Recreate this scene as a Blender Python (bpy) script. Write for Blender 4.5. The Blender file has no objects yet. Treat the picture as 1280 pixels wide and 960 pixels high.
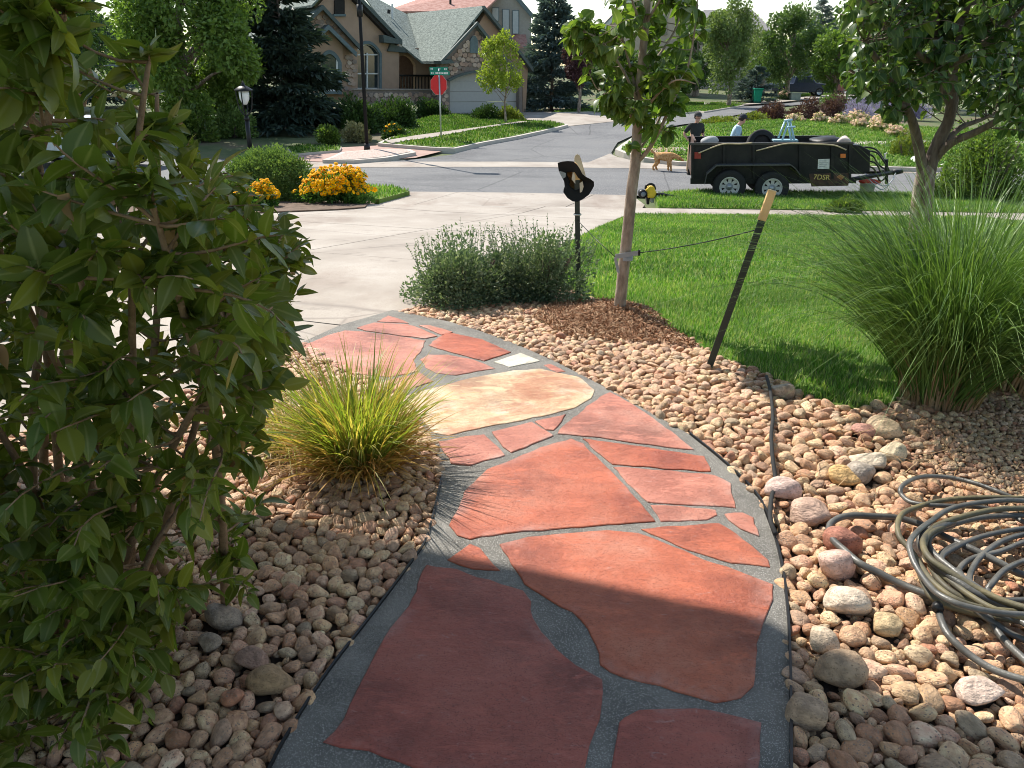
import bpy, bmesh, math, random
import numpy as np
from mathutils import Vector, Matrix, noise
from mathutils.geometry import tessellate_polygon

scene = bpy.context.scene
COL = scene.collection
rng = np.random.default_rng(7)
random.seed(7)
R = math.radians

# ------------------------------------------------------------------ camera
PITCH, ROLL, FPX, EYE = R(22.2), R(0.8), 961.0, 1.6
cam_d = bpy.data.cameras.new('camera'); cam = bpy.data.objects.new('camera', cam_d); COL.objects.link(cam)
cam_d.sensor_width = 36; cam_d.lens = 36 * FPX / 1280; cam_d.clip_end = 2000; cam_d.clip_start = 0.02
CR = Matrix.Rotation(R(90) - PITCH, 3, 'X') @ Matrix.Rotation(ROLL, 3, 'Z')
CP = Vector((0, 0, EYE))
cam.matrix_world = Matrix.Translation(CP) @ CR.to_4x4()
scene.camera = cam

# ------------------------------------------------------------------ light
SUN_EL, SUN_AZ = R(47), R(38)                 # azimuth: from +Y towards -X
world = bpy.data.worlds.new('World'); scene.world = world; world.use_nodes = True
wn = world.node_tree; bg = wn.nodes['Background']
sky_n = wn.nodes.new('ShaderNodeTexSky'); sky_n.sky_type = 'NISHITA'; sky_n.sun_disc = False
sky_n.sun_elevation = SUN_EL; sky_n.sun_rotation = SUN_AZ
sky_n.air_density = 1.0; sky_n.dust_density = 0.3; sky_n.ozone_density = 2.0
tint = wn.nodes.new('ShaderNodeMixRGB'); tint.blend_type = 'MULTIPLY'; tint.inputs[0].default_value = 1; tint.inputs[2].default_value = (1.0, .91, .77, 1)
wn.links.new(sky_n.outputs[0], tint.inputs[1]); wn.links.new(tint.outputs[0], bg.inputs[0]); bg.inputs[1].default_value = 0.15
sd = bpy.data.lights.new('sun', 'SUN'); sd.energy = 4.8; sd.angle = R(0.55); sd.color = (1.0, 0.945, 0.86)
sun = bpy.data.objects.new('sun', sd); COL.objects.link(sun)
SDIR = Vector((math.sin(SUN_AZ) * math.cos(SUN_EL), -math.cos(SUN_AZ) * math.cos(SUN_EL), -math.sin(SUN_EL)))
sun.rotation_euler = SDIR.to_track_quat('-Z', 'Y').to_euler(); sun.location = (-20, 30, 40)
vs = scene.view_settings
vs.view_transform = 'Standard'; vs.look = 'None'; vs.gamma = 1; vs.use_curve_mapping = False; vs.exposure = 0.86
scene.cycles.filter_width = 1.0; scene.cycles.max_bounces = 6; scene.cycles.transparent_max_bounces = 6

# ------------------------------------------------------------------ terrain and pixel helpers
TB = [(-60, 0), (3.6, 0), (5, -.06), (8, -.33), (12, -.70), (15.4, -1.02), (16.6, -1.08), (17.4, -1.28), (26.6, -1.28),
      (31, -1.1), (38, -.95), (48, -.78), (62, -.70), (100, -.3), (200, 2.0), (700, 6.0)]
TX = np.array([b[0] for b in TB]); TZ = np.array([b[1] for b in TB])
def T(y): return float(np.interp(y, TX, TZ))
def ray(px, py):
    return CR @ Vector(((px - 640) / FPX, -(py - 480) / FPX, -1))
def at(px, py, off=0.0):
    d = ray(px, py); y0 = 0.05
    f = lambda y: EYE + d.z / d.y * y - T(y) - off
    y = y0
    while y < 690 and f(y) > 0: y *= 1.02
    a, b = y / 1.02, y
    for _ in range(30):
        m = (a + b) / 2
        if f(m) > 0: a = m
        else: b = m
    return Vector((d.x / d.y * b, b, EYE + d.z / d.y * b))
def atY(px, py, Y):
    d = ray(px, py); return Vector((d.x / d.y * Y, Y, EYE + d.z / d.y * Y))
def atP(px, py, o, n):                                   # on a vertical plane through o with normal n
    d = ray(px, py); t = (o - CP).dot(n) / d.dot(n); return CP + d * t
def proj(p):
    v = CR.transposed() @ (Vector(p) - CP)
    if v.z > -1e-4: return (1e6, 1e6, 0)
    return (640 - v.x / v.z * FPX, 480 + v.y / v.z * FPX, -v.z)
CRn = np.array(CR)
def projn(P):
    v = (np.asarray(P) - np.array(CP)) @ CRn
    z = np.minimum(v[:, 2], -1e-3)
    return np.stack([640 - v[:, 0] / z * FPX, 480 + v[:, 1] / z * FPX, -v[:, 2]], 1)
def pxpoly(pts, off=0.0): return [tuple(at(x, y, off).xy) for x, y in pts]
def inpoly(pts, poly):
    pts = np.asarray(pts); x, y = pts[:, 0], pts[:, 1]; ins = np.zeros(len(pts), bool); n = len(poly)
    for i in range(n):
        x1, y1 = poly[i]; x2, y2 = poly[(i + 1) % n]
        if y1 == y2: continue
        c = ((y1 > y) != (y2 > y)) & (x < (x2 - x1) * (y - y1) / (y2 - y1) + x1)
        ins ^= c
    return ins
def scatter(poly, n, r=rng):
    p = np.array(poly); lo, hi = p.min(0), p.max(0); out = np.zeros((0, 2))
    while len(out) < n:
        q = r.uniform(lo, hi, (max(n, 64) * 2, 2)); out = np.vstack([out, q[inpoly(q, poly)]])
    return out[:n]
def area(poly):
    p = np.array(poly); x, y = p[:, 0], p[:, 1]
    return abs(np.dot(x, np.roll(y, 1)) - np.dot(y, np.roll(x, 1))) / 2

# ------------------------------------------------------------------ object helpers
ORG = {}
def org(o): return ORG.get(o.name, Vector((0, 0, 0)))
def tag(o, label=None, cat=None, group=None, kind=None):
    if label: o['label'] = label
    if cat: o['category'] = cat
    if group: o['group'] = group
    if kind: o['kind'] = kind
    return o
def thing(name, label, cat, loc=(0, 0, 0), group=None):
    o = bpy.data.objects.new(name, None); COL.objects.link(o); o.empty_display_size = .1
    o.location = loc; ORG[o.name] = Vector(loc)
    return tag(o, label, cat, group)
def link(name, me, parent=None, loc=None):
    o = bpy.data.objects.new(name, me); COL.objects.link(o)
    if parent is not None:
        o.parent = parent; ORG[o.name] = org(parent)
    if loc is not None: o.location = loc
    return o
def set_rib(me, a):
    t = me.attributes.new('rib', 'FLOAT', 'POINT'); t.data.foreach_set('value', np.asarray(a, np.float32))
def npmesh(name, V, F, mat, parent=None, smooth=False, kind=None, attr=None):
    V = np.asarray(V, np.float32); F = np.asarray(F, np.int32)
    if parent is not None: V = V - np.array(org(parent), np.float32)
    me = bpy.data.meshes.new(name); k = F.shape[1]
    me.vertices.add(len(V)); me.vertices.foreach_set('co', V.ravel())
    me.loops.add(F.size); me.loops.foreach_set('vertex_index', F.ravel())
    me.polygons.add(len(F)); me.polygons.foreach_set('loop_start', np.arange(0, F.size, k, dtype=np.int32))
    try: me.polygons.foreach_set('loop_total', np.full(len(F), k, np.int32))
    except Exception: pass
    me.polygons.foreach_set('use_smooth', np.full(len(F), smooth, bool))
    me.update(calc_edges=True); me.materials.append(mat)
    if attr is not None: set_rib(me, attr)
    o = link(name, me, parent)
    if kind: o['kind'] = kind
    return o
def batch(tv, tf, Rm, L):
    N = len(L); V = np.einsum('nij,kj->nki', Rm, tv) + L[:, None, :]
    F = tf[None] + (np.arange(N) * len(tv))[:, None, None]
    return V.reshape(-1, 3), F.reshape(-1, tf.shape[1])
def norm(a): return a / np.maximum(np.linalg.norm(a, axis=-1, keepdims=True), 1e-9)
def frames(d, up, s):                                    # columns: x, y=d, z~up ; scaled by s (N,) or (N,3)
    d = norm(d); x = norm(np.cross(d, up)); z = np.cross(x, d)
    M = np.stack([x, d, z], 2); s = np.asarray(s)
    if s.ndim == 1: s = np.stack([s, s, s], 1)
    return M * s[:, None, :]
def randdir(n, r=rng): return norm(r.normal(size=(n, 3)))

class MB:
    def __init__(s): s.v = []; s.f = []
    def add(s, vs, fs):
        n = len(s.v); s.v += [tuple(v) for v in vs]; s.f += [tuple(n + i for i in f) for f in fs]; return s
    def box(s, c, d, rot=None):
        c = Vector(c); vs = []
        for z in (-.5, .5):
            for x, y in ((-.5, -.5), (.5, -.5), (.5, .5), (-.5, .5)):
                p = Vector((x * d[0], y * d[1], z * d[2]))
                if rot is not None: p = rot @ p
                vs.append(c + p)
        return s.add(vs, [(3, 2, 1, 0), (4, 5, 6, 7), (0, 1, 5, 4), (1, 2, 6, 5), (2, 3, 7, 6), (3, 0, 4, 7)])
    def tube(s, path, r, n=8, cap=True):
        P = [Vector(p) for p in path]; m = len(P)
        rr = r if isinstance(r, (list, tuple, np.ndarray)) else [r] * m
        vs = []; u = None
        for i, p in enumerate(P):
            d = (P[min(i + 1, m - 1)] - P[max(i - 1, 0)])
            d = d.normalized() if d.length > 1e-9 else Vector((0, 0, 1))
            if u is None: u = d.orthogonal().normalized()
            else:
                u = u - d * u.dot(d); u = u.normalized() if u.length > 1e-6 else d.orthogonal().normalized()
            w = d.cross(u)
            for k in range(n):
                a = 2 * math.pi * k / n; vs.append(p + (u * math.cos(a) + w * math.sin(a)) * rr[i])
        fs = [(i * n + k, i * n + (k + 1) % n, (i + 1) * n + (k + 1) % n, (i + 1) * n + k) for i in range(m - 1) for k in range(n)]
        if cap: fs += [tuple(range(n))[::-1], tuple((m - 1) * n + k for k in range(n))]
        return s.add(vs, fs)
    def prism(s, poly, vec):
        vec = Vector(vec); n = len(poly); P = [Vector(p) for p in poly]
        vs = P + [p + vec for p in P]
        return s.add(vs, [tuple(range(n)), tuple(range(2 * n - 1, n - 1, -1))] + [(i + n, (i + 1) % n + n, (i + 1) % n, i) for i in range(n)])
    def lathe(s, prof, n=16, M=None, caps=True):
        vs = []
        for r, z in prof:
            for k in range(n):
                a = 2 * math.pi * k / n; p = Vector((r * math.cos(a), r * math.sin(a), z)); vs.append(M @ p if M else p)
        m = len(prof)
        fs = [(i * n + k, i * n + (k + 1) % n, (i + 1) * n + (k + 1) % n, (i + 1) * n + k) for i in range(m - 1) for k in range(n)]
        if caps: fs += [tuple(range(n))[::-1], tuple((m - 1) * n + k for k in range(n))]
        return s.add(vs, fs)
    def build(s, name, mat, parent=None, smooth=False, kind=None, bevel=0, label=None):
        o0 = org(parent) if parent is not None else Vector((0, 0, 0))
        me = bpy.data.meshes.new(name); me.from_pydata([Vector(v) - o0 for v in s.v], [], s.f); me.materials.append(mat)
        bm = bmesh.new(); bm.from_mesh(me); bmesh.ops.recalc_face_normals(bm, faces=bm.faces); bm.to_mesh(me); bm.free()
        if smooth: me.polygons.foreach_set('use_smooth', [True] * len(me.polygons))
        o = link(name, me, parent)
        if bevel:
            b = o.modifiers.new('bevel', 'BEVEL'); b.width = bevel; b.segments = 2; b.limit_method = 'ANGLE'
        if kind: o['kind'] = kind
        if label: o['label'] = label
        return o
def dup(root, loc, rotz=0, label=None):
    r = root.copy(); COL.objects.link(r); r.location = loc; r.rotation_euler = (0, 0, rotz); ORG[r.name] = Vector(loc)
    if label: r['label'] = label
    for ch in list(root.children):
        c = ch.copy(); COL.objects.link(c); c.parent = r
        for g in list(ch.children):
            d = g.copy(); COL.objects.link(d); d.parent = c
    return r
def clip(poly, p, n):                                    # keep the side where (x-p).n >= 0
    out = []; m = len(poly)
    for i in range(m):
        a, b = poly[i], poly[(i + 1) % m]
        da = (a[0] - p[0]) * n[0] + (a[1] - p[1]) * n[1]; db = (b[0] - p[0]) * n[0] + (b[1] - p[1]) * n[1]
        if da >= 0: out.append(a)
        if (da >= 0) != (db >= 0):
            t = da / (da - db); out.append((a[0] + (b[0] - a[0]) * t, a[1] + (b[1] - a[1]) * t))
    return out
def slab(name, poly, off, mat, depth=0.0, kind='structure', parent=None, zf=None):
    zf = zf or T
    bm = bmesh.new(); vs = [bm.verts.new((x, y, 0)) for x, y in poly]
    for t in tessellate_polygon([[Vector((x, y, 0)) for x, y in poly]]):
        try: bm.faces.new([vs[i] for i in t])
        except ValueError: pass
    ys = [y for x, y in poly]
    for y in TX:
        if min(ys) < y < max(ys):
            bmesh.ops.bisect_plane(bm, geom=bm.verts[:] + bm.edges[:] + bm.faces[:], plane_co=(0, y, 0), plane_no=(0, 1, 0))
    for v in bm.verts: v.co.z = zf(v.co.y) + off
    bmesh.ops.recalc_face_normals(bm, faces=bm.faces)
    for f in bm.faces:
        if f.normal.z < 0: f.normal_flip()
    if depth:
        be = [e for e in bm.edges if e.is_boundary]
        r = bmesh.ops.extrude_edge_only(bm, edges=be)
        for g in r['geom']:
            if isinstance(g, bmesh.types.BMVert): g.co.z -= depth
    me = bpy.data.meshes.new(name); bm.to_mesh(me); bm.free(); me.materials.append(mat)
    o = link(name, me, parent)
    if kind: o['kind'] = kind
    return o

# ------------------------------------------------------------------ materials
def mat(name, cols, scale=4.0, rough=.8, bump=0.0, bscale=None, spec=.3, metal=0.0, rand=None, coords='pos', transl=0.0,
        detail=5, lo=.35, hi=.65, speck=None, dist=.02, hue=0.0, stretch=None, coat=0.0, rib=None):
    m = bpy.data.materials.new(name); m.use_nodes = True; nt = m.node_tree; N = nt.nodes; L = nt.links
    b = N['Principled BSDF']; b.inputs['Roughness'].default_value = rough; b.inputs['Metallic'].default_value = metal
    b.inputs['Specular IOR Level'].default_value = spec
    if coat: b.inputs['Coat Weight'].default_value = coat
    if coords == 'pos': src = N.new('ShaderNodeNewGeometry').outputs['Position']
    else: src = N.new('ShaderNodeTexCoord').outputs['Object']
    if stretch:
        mp = N.new('ShaderNodeMapping'); mp.inputs['Scale'].default_value = stretch; L.new(src, mp.inputs[0]); src = mp.outputs[0]
    def nz(sc, det=detail):
        n = N.new('ShaderNodeTexNoise'); n.inputs['Scale'].default_value = sc; n.inputs['Detail'].default_value = det
        n.inputs['Roughness'].default_value = .6; L.new(src, n.inputs['Vector']); return n.outputs['Fac']
    def ramp(fac, cs, a=0.0, z=1.0, const=False):
        r = N.new('ShaderNodeValToRGB'); e = r.color_ramp.elements
        while len(e) < len(cs): e.new(.5)
        for i, c in enumerate(cs):
            e[i].position = a + (z - a) * i / max(len(cs) - (0 if const else 1), 1); e[i].color = (*c, 1)
        if const: r.color_ramp.interpolation = 'CONSTANT'
        L.new(fac, r.inputs[0]); return r.outputs[0]
    def mix(a, bb, fac, mode='MIX'):
        x = N.new('ShaderNodeMixRGB'); x.blend_type = mode
        for i, s in ((1, a), (2, bb)):
            if isinstance(s, tuple): x.inputs[i].default_value = (*s, 1)
            else: L.new(s, x.inputs[i])
        if isinstance(fac, float): x.inputs[0].default_value = fac
        else: L.new(fac, x.inputs[0])
        return x.outputs[0]
    col = ramp(nz(scale), cols, lo, hi) if len(cols) > 1 else None
    if rand:
        g = N.new('ShaderNodeNewGeometry'); oi = N.new('ShaderNodeObjectInfo'); ad = N.new('ShaderNodeMath'); ad.operation = 'ADD'
        L.new(g.outputs['Random Per Island'], ad.inputs[0]); L.new(oi.outputs['Random'], ad.inputs[1])
        fr = N.new('ShaderNodeMath'); fr.operation = 'FRACT'; L.new(ad.outputs[0], fr.inputs[0])
        rc = ramp(fr.outputs[0], rand)
        col = mix(rc, col, .5, 'OVERLAY') if col is not None else rc
        if len(cols) > 1 and hue: col = mix(rc, col, hue)
    if speck:
        sc, c, th = speck
        v = N.new('ShaderNodeTexVoronoi'); v.inputs['Scale'].default_value = sc; L.new(src, v.inputs['Vector'])
        w = N.new('ShaderNodeTexWhiteNoise'); L.new(v.outputs['Color'], w.inputs['Vector'])
        gt = N.new('ShaderNodeMath'); gt.operation = 'GREATER_THAN'; gt.inputs[1].default_value = th; L.new(w.outputs['Value'], gt.inputs[0])
        col = mix(col if col is not None else cols[0], c, gt.outputs[0])
    if col is None: b.inputs['Base Color'].default_value = (*cols[0], 1)
    else: L.new(col, b.inputs['Base Color'])
    if bump:
        bp = N.new('ShaderNodeBump'); bp.inputs['Strength'].default_value = bump; bp.inputs['Distance'].default_value = dist
        L.new(nz(bscale or scale * 4, 8), bp.inputs['Height']); L.new(bp.outputs[0], b.inputs['Normal'])
    if rib:
        at_ = N.new('ShaderNodeAttribute'); at_.attribute_name = 'rib'; mr = N.new('ShaderNodeMapRange'); mr.inputs[1].default_value = .80; mr.inputs[2].default_value = .97; mr.inputs[4].default_value = .55; L.new(at_.outputs['Fac'], mr.inputs[0])
        col = mix(col, rib, mr.outputs[0])
        L.new(col, b.inputs['Base Color'])
    if transl:
        t = N.new('ShaderNodeBsdfTranslucent'); mx = N.new('ShaderNodeMixShader'); mx.inputs[0].default_value = transl
        if col is not None:
            br = N.new('ShaderNodeMixRGB'); br.blend_type = 'MULTIPLY'; br.inputs[0].default_value = 1
            br.inputs[2].default_value = (1.5, 1.6, .7, 1); L.new(col, br.inputs[1]); L.new(br.outputs[0], t.inputs[0])
        else: t.inputs[0].default_value = (*cols[0], 1)
        L.new(b.outputs[0], mx.inputs[1]); L.new(t.outputs[0], mx.inputs[2]); L.new(mx.outputs[0], N['Material Output'].inputs[0])
    return m
def leafmat(name, cols, transl=.35, rough=.5, spec=.35, **k): return mat(name, [cols[0]], rough=rough, spec=spec, rand=cols, transl=transl, **k)
def flat(name, c, rough=.6, metal=0.0, spec=.3, var=.12, scale=6, bump=0.0, **k):
    a = tuple(x * (1 - var) for x in c); b = tuple(min(x * (1 + var), 1) for x in c)
    return mat(name, [a, b], scale=scale, rough=rough, metal=metal, spec=spec, bump=bump, **k)

def add_layer(m, col, scale, a, z, amt, stretch=None, rot=0.0, mode='MIX', vor=False):
    nt = m.node_tree; N, L = nt.nodes, nt.links; b = N['Principled BSDF']; src = b.inputs['Base Color'].links[0].from_socket; v = N.new('ShaderNodeNewGeometry').outputs['Position']
    if stretch:
        mp = N.new('ShaderNodeMapping'); mp.inputs['Scale'].default_value = stretch; mp.inputs['Rotation'].default_value = (0, 0, rot); L.new(v, mp.inputs[0]); v = mp.outputs[0]
    if vor:
        w = N.new('ShaderNodeTexNoise'); w.inputs['Scale'].default_value = scale * 2; w.inputs['Detail'].default_value = 6; L.new(v, w.inputs['Vector']); ma = N.new('ShaderNodeMixRGB'); ma.inputs[0].default_value = .12; L.new(v, ma.inputs[1]); L.new(w.outputs['Color'], ma.inputs[2])
        n = N.new('ShaderNodeTexVoronoi'); n.feature = 'DISTANCE_TO_EDGE'; n.inputs['Scale'].default_value = scale; L.new(ma.outputs[0], n.inputs['Vector']); f = n.outputs['Distance']
    else:
        n = N.new('ShaderNodeTexNoise'); n.inputs['Scale'].default_value = scale; n.inputs['Detail'].default_value = 10; n.inputs['Roughness'].default_value = .65; L.new(v, n.inputs['Vector']); f = n.outputs['Fac']
    r = N.new('ShaderNodeMapRange'); r.inputs[1].default_value = a; r.inputs[2].default_value = z; r.inputs[4].default_value = amt; L.new(f, r.inputs[0])
    x = N.new('ShaderNodeMixRGB'); x.blend_type = mode; L.new(r.outputs[0], x.inputs[0]); L.new(src, x.inputs[1]); x.inputs[2].default_value = (*col, 1); L.new(x.outputs[0], b.inputs['Base Color'])
m_soil = mat('soil', [(.09, .06, .04), (.16, .11, .08)], 6, .95, .5, 30)
m_turf = mat('turf', [(.075, .14, .022), (.11, .18, .03), (.16, .20, .05)], 3, .95, .4, 60)
m_ground = mat('rough_ground', [(.055, .08, .028), (.10, .12, .05), (.13, .10, .065)], .5, .95, .4, 20)
m_grass = mat('grass_blades', [(.18, .22, .18), (.42, .44, .4), (.72, .66, .5)], .8, .55, lo=.40, hi=.62, transl=.4, spec=.35, rand=[(.065, .17, .022), (.09, .21, .03), (.12, .25, .045), (.27, .34, .14), (.075, .18, .026), (.10, .22, .03), (.33, .34, .17), (.06, .15, .02)])
m_concrete = mat('concrete', [(.25, .213, .178), (.325, .283, .24), (.375, .332, .285)], .7, .85, .12, 90, speck=(160, (.29, .25, .21), .82), detail=8)
m_kerb = mat('kerb_concrete', [(.42, .38, .33), (.52, .47, .41)], 2, .85, .1, 60)
m_asphalt = mat('asphalt', [(.10, .10, .104), (.132, .132, .134), (.15, .148, .146)], .35, .9, .3, 120, speck=(60, (.22, .215, .21), .85), detail=9)
add_layer(m_concrete, (.18, .125, .095), .55, .53, .72, .75, (1, .35, 1), .5); add_layer(m_concrete, (.12, .10, .085), 2.0, .60, .72, .6); add_layer(m_concrete, (.14, .115, .10), .32, .0045, .0, .55, vor=True); add_layer(m_concrete, (.44, .405, .36), 1.1, .55, .7, .4)
add_layer(m_asphalt, (.07, .07, .072), .5, .54, .7, .6, (.25, 1.6, 1)); add_layer(m_asphalt, (.05, .05, .05), .22, .006, .0, .7, vor=True); add_layer(m_asphalt, (.23, .225, .22), 1.4, .58, .75, .35)
m_redpave = mat('red_paving', [(.31, .19, .155), (.38, .26, .215)], 3, .85, .1, 40)
m_gravelbase = mat('gravel_base', [(.045, .033, .025), (.11, .08, .06)], 40, .95, .6, 80)
m_mortar = mat('mortar', [(.115, .108, .096), (.19, .18, .16)], 5, .92, .8, 220, speck=(400, (.33, .31, .28), .84), dist=.006)
def stone_mat(name, c1, c2, c3, sc=3.0, rust=False):
    """layered sandstone: cloudy colour, crisp flakes, dusty rim (vertex attribute 'edge'), stepped cleft relief"""
    m = mat(name, [c1, c2, c3], sc, .5, 0, spec=.35, detail=12, lo=.34, hi=.66, speck=(420, tuple(x * .7 for x in c1), .94))
    nt = m.node_tree; N, L = nt.nodes, nt.links; b = N['Principled BSDF']; src = b.inputs['Base Color'].links[0].from_socket
    g = N.new('ShaderNodeNewGeometry').outputs['Position']; mp = N.new('ShaderNodeMapping'); mp.inputs['Rotation'].default_value = (0, 0, .6); mp.inputs['Scale'].default_value = (1, 2.6, 1); L.new(g, mp.inputs[0])
    def nz(scale, vec, rough=.7, dist=0.0, det=12):
        n = N.new('ShaderNodeTexNoise'); n.inputs['Scale'].default_value = scale; n.inputs['Detail'].default_value = det; n.inputs['Roughness'].default_value = rough; n.inputs['Distortion'].default_value = dist; L.new(vec, n.inputs['Vector']); return n.outputs['Fac']
    def rng_(v, a, z, o=1.0):
        r = N.new('ShaderNodeMapRange'); r.inputs[1].default_value = a; r.inputs[2].default_value = z; r.inputs[4].default_value = o; L.new(v, r.inputs[0]); return r.outputs[0]
    def mul(a, c): x = N.new('ShaderNodeMath'); x.operation = 'MULTIPLY'; L.new(a, x.inputs[0]); (L.new(c, x.inputs[1]) if not isinstance(c, float) else setattr(x.inputs[1], 'default_value', c)); return x.outputs[0]
    def lay(col, fac, mode='MIX'):
        nonlocal src
        x = N.new('ShaderNodeMixRGB'); x.blend_type = mode; L.new(fac, x.inputs[0]); L.new(src, x.inputs[1]); x.inputs[2].default_value = (*col, 1); src = x.outputs[0]
    dust = tuple(min(1, q * .62 + .17) for q in c3)
    lay(tuple(q * .55 for q in c1), rng_(nz(1.7, g, .68), .49, .62, .78))
    lay(tuple(min(1, q * 1.25) for q in c2), rng_(nz(5, mp.outputs[0], .75, .4), .53, .60, .7))
    lay(dust, rng_(nz(16, mp.outputs[0], .8, .6), .59, .65, .55))
    lay((.42, .42, .42), rng_(nz(60, g, .7), .52, .72, .5), 'MULTIPLY')
    if rust: lay((.36, .115, .05), rng_(nz(2.1, g, .7, .8), .50, .60, .62)); lay((.62, .44, .22), rng_(nz(5.5, mp.outputs[0], .75), .56, .64, .6))
    at_ = N.new('ShaderNodeAttribute'); at_.attribute_name = 'edge'
    lay(dust, mul(rng_(at_.outputs['Fac'], .1, 1.0, 1.0), rng_(nz(2.6, g, .72), .50, .64, .6)))
    L.new(src, b.inputs['Base Color'])
    st = nz(4.2, mp.outputs[0], .62, .5, 9); fl = N.new('ShaderNodeMath'); fl.operation = 'SNAP'; fl.inputs[1].default_value = .055; L.new(st, fl.inputs[0])
    ad = N.new('ShaderNodeMath'); ad.operation = 'ADD'; L.new(mul(fl.outputs[0], 1.0), ad.inputs[0]); L.new(mul(nz(45, g, .75), .16), ad.inputs[1])
    bp = N.new('ShaderNodeBump'); bp.inputs['Strength'].default_value = .75; bp.inputs['Distance'].default_value = .05; L.new(ad.outputs[0], bp.inputs['Height']); L.new(bp.outputs[0], b.inputs['Normal'])
    return m
m_fs = {
 'purple': stone_mat('purple_sandstone', (.235, .054, .040), (.305, .078, .054), (.35, .11, .08), 2.2),
 'red': stone_mat('red_sandstone', (.30, .064, .031), (.40, .100, .046), (.46, .165, .098), 2.4),
 'pink': stone_mat('pink_sandstone', (.35, .112, .072), (.44, .162, .108), (.51, .245, .175), 2.6),
 'tan': stone_mat('tan_sandstone', (.48, .24, .13), (.58, .42, .25), (.66, .55, .42), 3.0, True),
 'cream': stone_mat('cream_sandstone', (.55, .48, .36), (.62, .56, .44), (.66, .60, .50), 5),
}
RC = [(0.540, 0.288, 0.160), (0.660, 0.428, 0.227), (0.360, 0.177, 0.097), (0.600, 0.353, 0.202), (0.360, 0.270, 0.176), (0.730, 0.530, 0.311), (0.440, 0.195, 0.113), (0.630, 0.381, 0.235), (0.570, 0.391, 0.218), (0.270, 0.144, 0.084), (0.700, 0.484, 0.328), (0.470, 0.251, 0.147), (0.630, 0.446, 0.260), (0.620, 0.372, 0.244), (0.680, 0.484, 0.269), (0.500, 0.335, 0.193)]
m_rock = mat('river_rock', [(.10, .10, .10), (.46, .46, .46), (.84, .84, .84)], 1.5, .55, .8, 3.5, rand=RC, coords='obj', detail=10, spec=.4, dist=.012, lo=.3, hi=.7, speck=(9, (.24, .17, .12), .93))
m_rocks = mat('river_rock_mass', [(.10, .10, .10), (.46, .46, .46), (.84, .84, .84)], 48, .55, .8, 120, rand=RC, detail=10, spec=.4, dist=.012, lo=.3, hi=.7, speck=(280, (.24, .17, .12), .93))
m_bark = mat('bark', [(.10, .07, .05), (.24, .18, .14), (.42, .36, .31)], 22, .9, .9, 40, stretch=(1, 1, .25))
m_bark_young = mat('young_bark', [(.20, .15, .115), (.29, .225, .175), (.37, .30, .24)], 25, .8, .5, 60, stretch=(1, 1, .4))
m_bark_dark = mat('dark_bark', [(.085, .062, .05), (.17, .13, .105)], 25, .9, .6, 60, stretch=(1, 1, .3))
m_twig = mat('twig_bark', [(.22, .13, .07), (.34, .22, .13)], 30, .85, .4, 90)
m_black = flat('black_paint', (.012, .012, .013), .42, spec=.3)
m_blackmat = flat('black_rubber', (.022, .022, .022), .85)
m_steel = flat('galvanised_steel', (.45, .46, .47), .4, .6)
m_white = flat('white_paint', (.72, .71, .69), .5)
m_tan = flat('tan_stake_tip', (.72, .48, .22), .6)
# ================================================================== GROUND, ROADS, PAVING
gx = [-900, -300, -120, -50, -20, -8, 0, 8, 20, 50, 120, 300, 900]
gy = [-200, -20, 0, 3.6, 5, 8, 12, 15.4, 16.6, 18.2, 26.6, 31, 38, 48, 62, 100, 200, 700]
V = [(x, y, T(y) - .07) for y in gy for x in gx]
F = [(j * len(gx) + i, j * len(gx) + i + 1, (j + 1) * len(gx) + i + 1, (j + 1) * len(gx) + i) for j in range(len(gy) - 1) for i in range(len(gx) - 1)]
npmesh('ground', V, F, m_ground, kind='structure')

def grow(poly, d):                                       # polygon pushed outwards by d
    p = [Vector((x, y)) for x, y in poly]; n = len(p)
    A = sum(p[i].x * p[(i + 1) % n].y - p[(i + 1) % n].x * p[i].y for i in range(n)); s = 1 if A > 0 else -1
    out = []
    for i in range(n):
        e1 = (p[i] - p[i - 1]); e2 = (p[(i + 1) % n] - p[i])
        e1 = e1.normalized() if e1.length > 1e-9 else e2.normalized(); e2 = e2.normalized() if e2.length > 1e-9 else e1
        n1 = Vector((e1.y, -e1.x)) * s; n2 = Vector((e2.y, -e2.x)) * s; b = n1 + n2
        b = b.normalized() if b.length > 1e-6 else n1
        k = 1 / max(b.dot(n1), .5); out.append(tuple(p[i] + b * d * k))
    return out

ROADL = 70
se1, se2 = at(512, 240), at(800, 244.5); SS = (se2.y - se1.y) / (se2.x - se1.x)
nearY = lambda x: se1.y + SS * (max(min(x, 14), -16) - se1.x)          # near edge of the street
slab('street', [(-ROADL, nearY(-16)), (-16, nearY(-16)), (14, nearY(14)), (ROADL, nearY(14)), (ROADL, 26.6), (-ROADL, 26.6)], 0, m_asphalt)
xs_px = [(470, 203), (520, 199), (566, 193), (620, 179), (680, 164), (710, 158), (750, 153), (800, 149), (870, 141.5), (930, 131), (1000, 123), (1100, 117), (1100, 122),
         (1000, 131), (975, 133), (930, 142), (885, 151), (850, 156), (800, 165), (772, 178), (764, 191), (775, 204)]
slab('side_street', pxpoly(xs_px, .004), .004, m_asphalt)
gut = [(330, 209.5), (330, 203), (400, 202.5), (520, 202), (640, 202), (735, 203), (762, 192), (772, 196), (800, 203), (850, 206), (1300, 214), (1300, 219), (850, 211), (640, 208.5)]
slab('gutter', pxpoly(gut, .008), .008, m_concrete)
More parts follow.
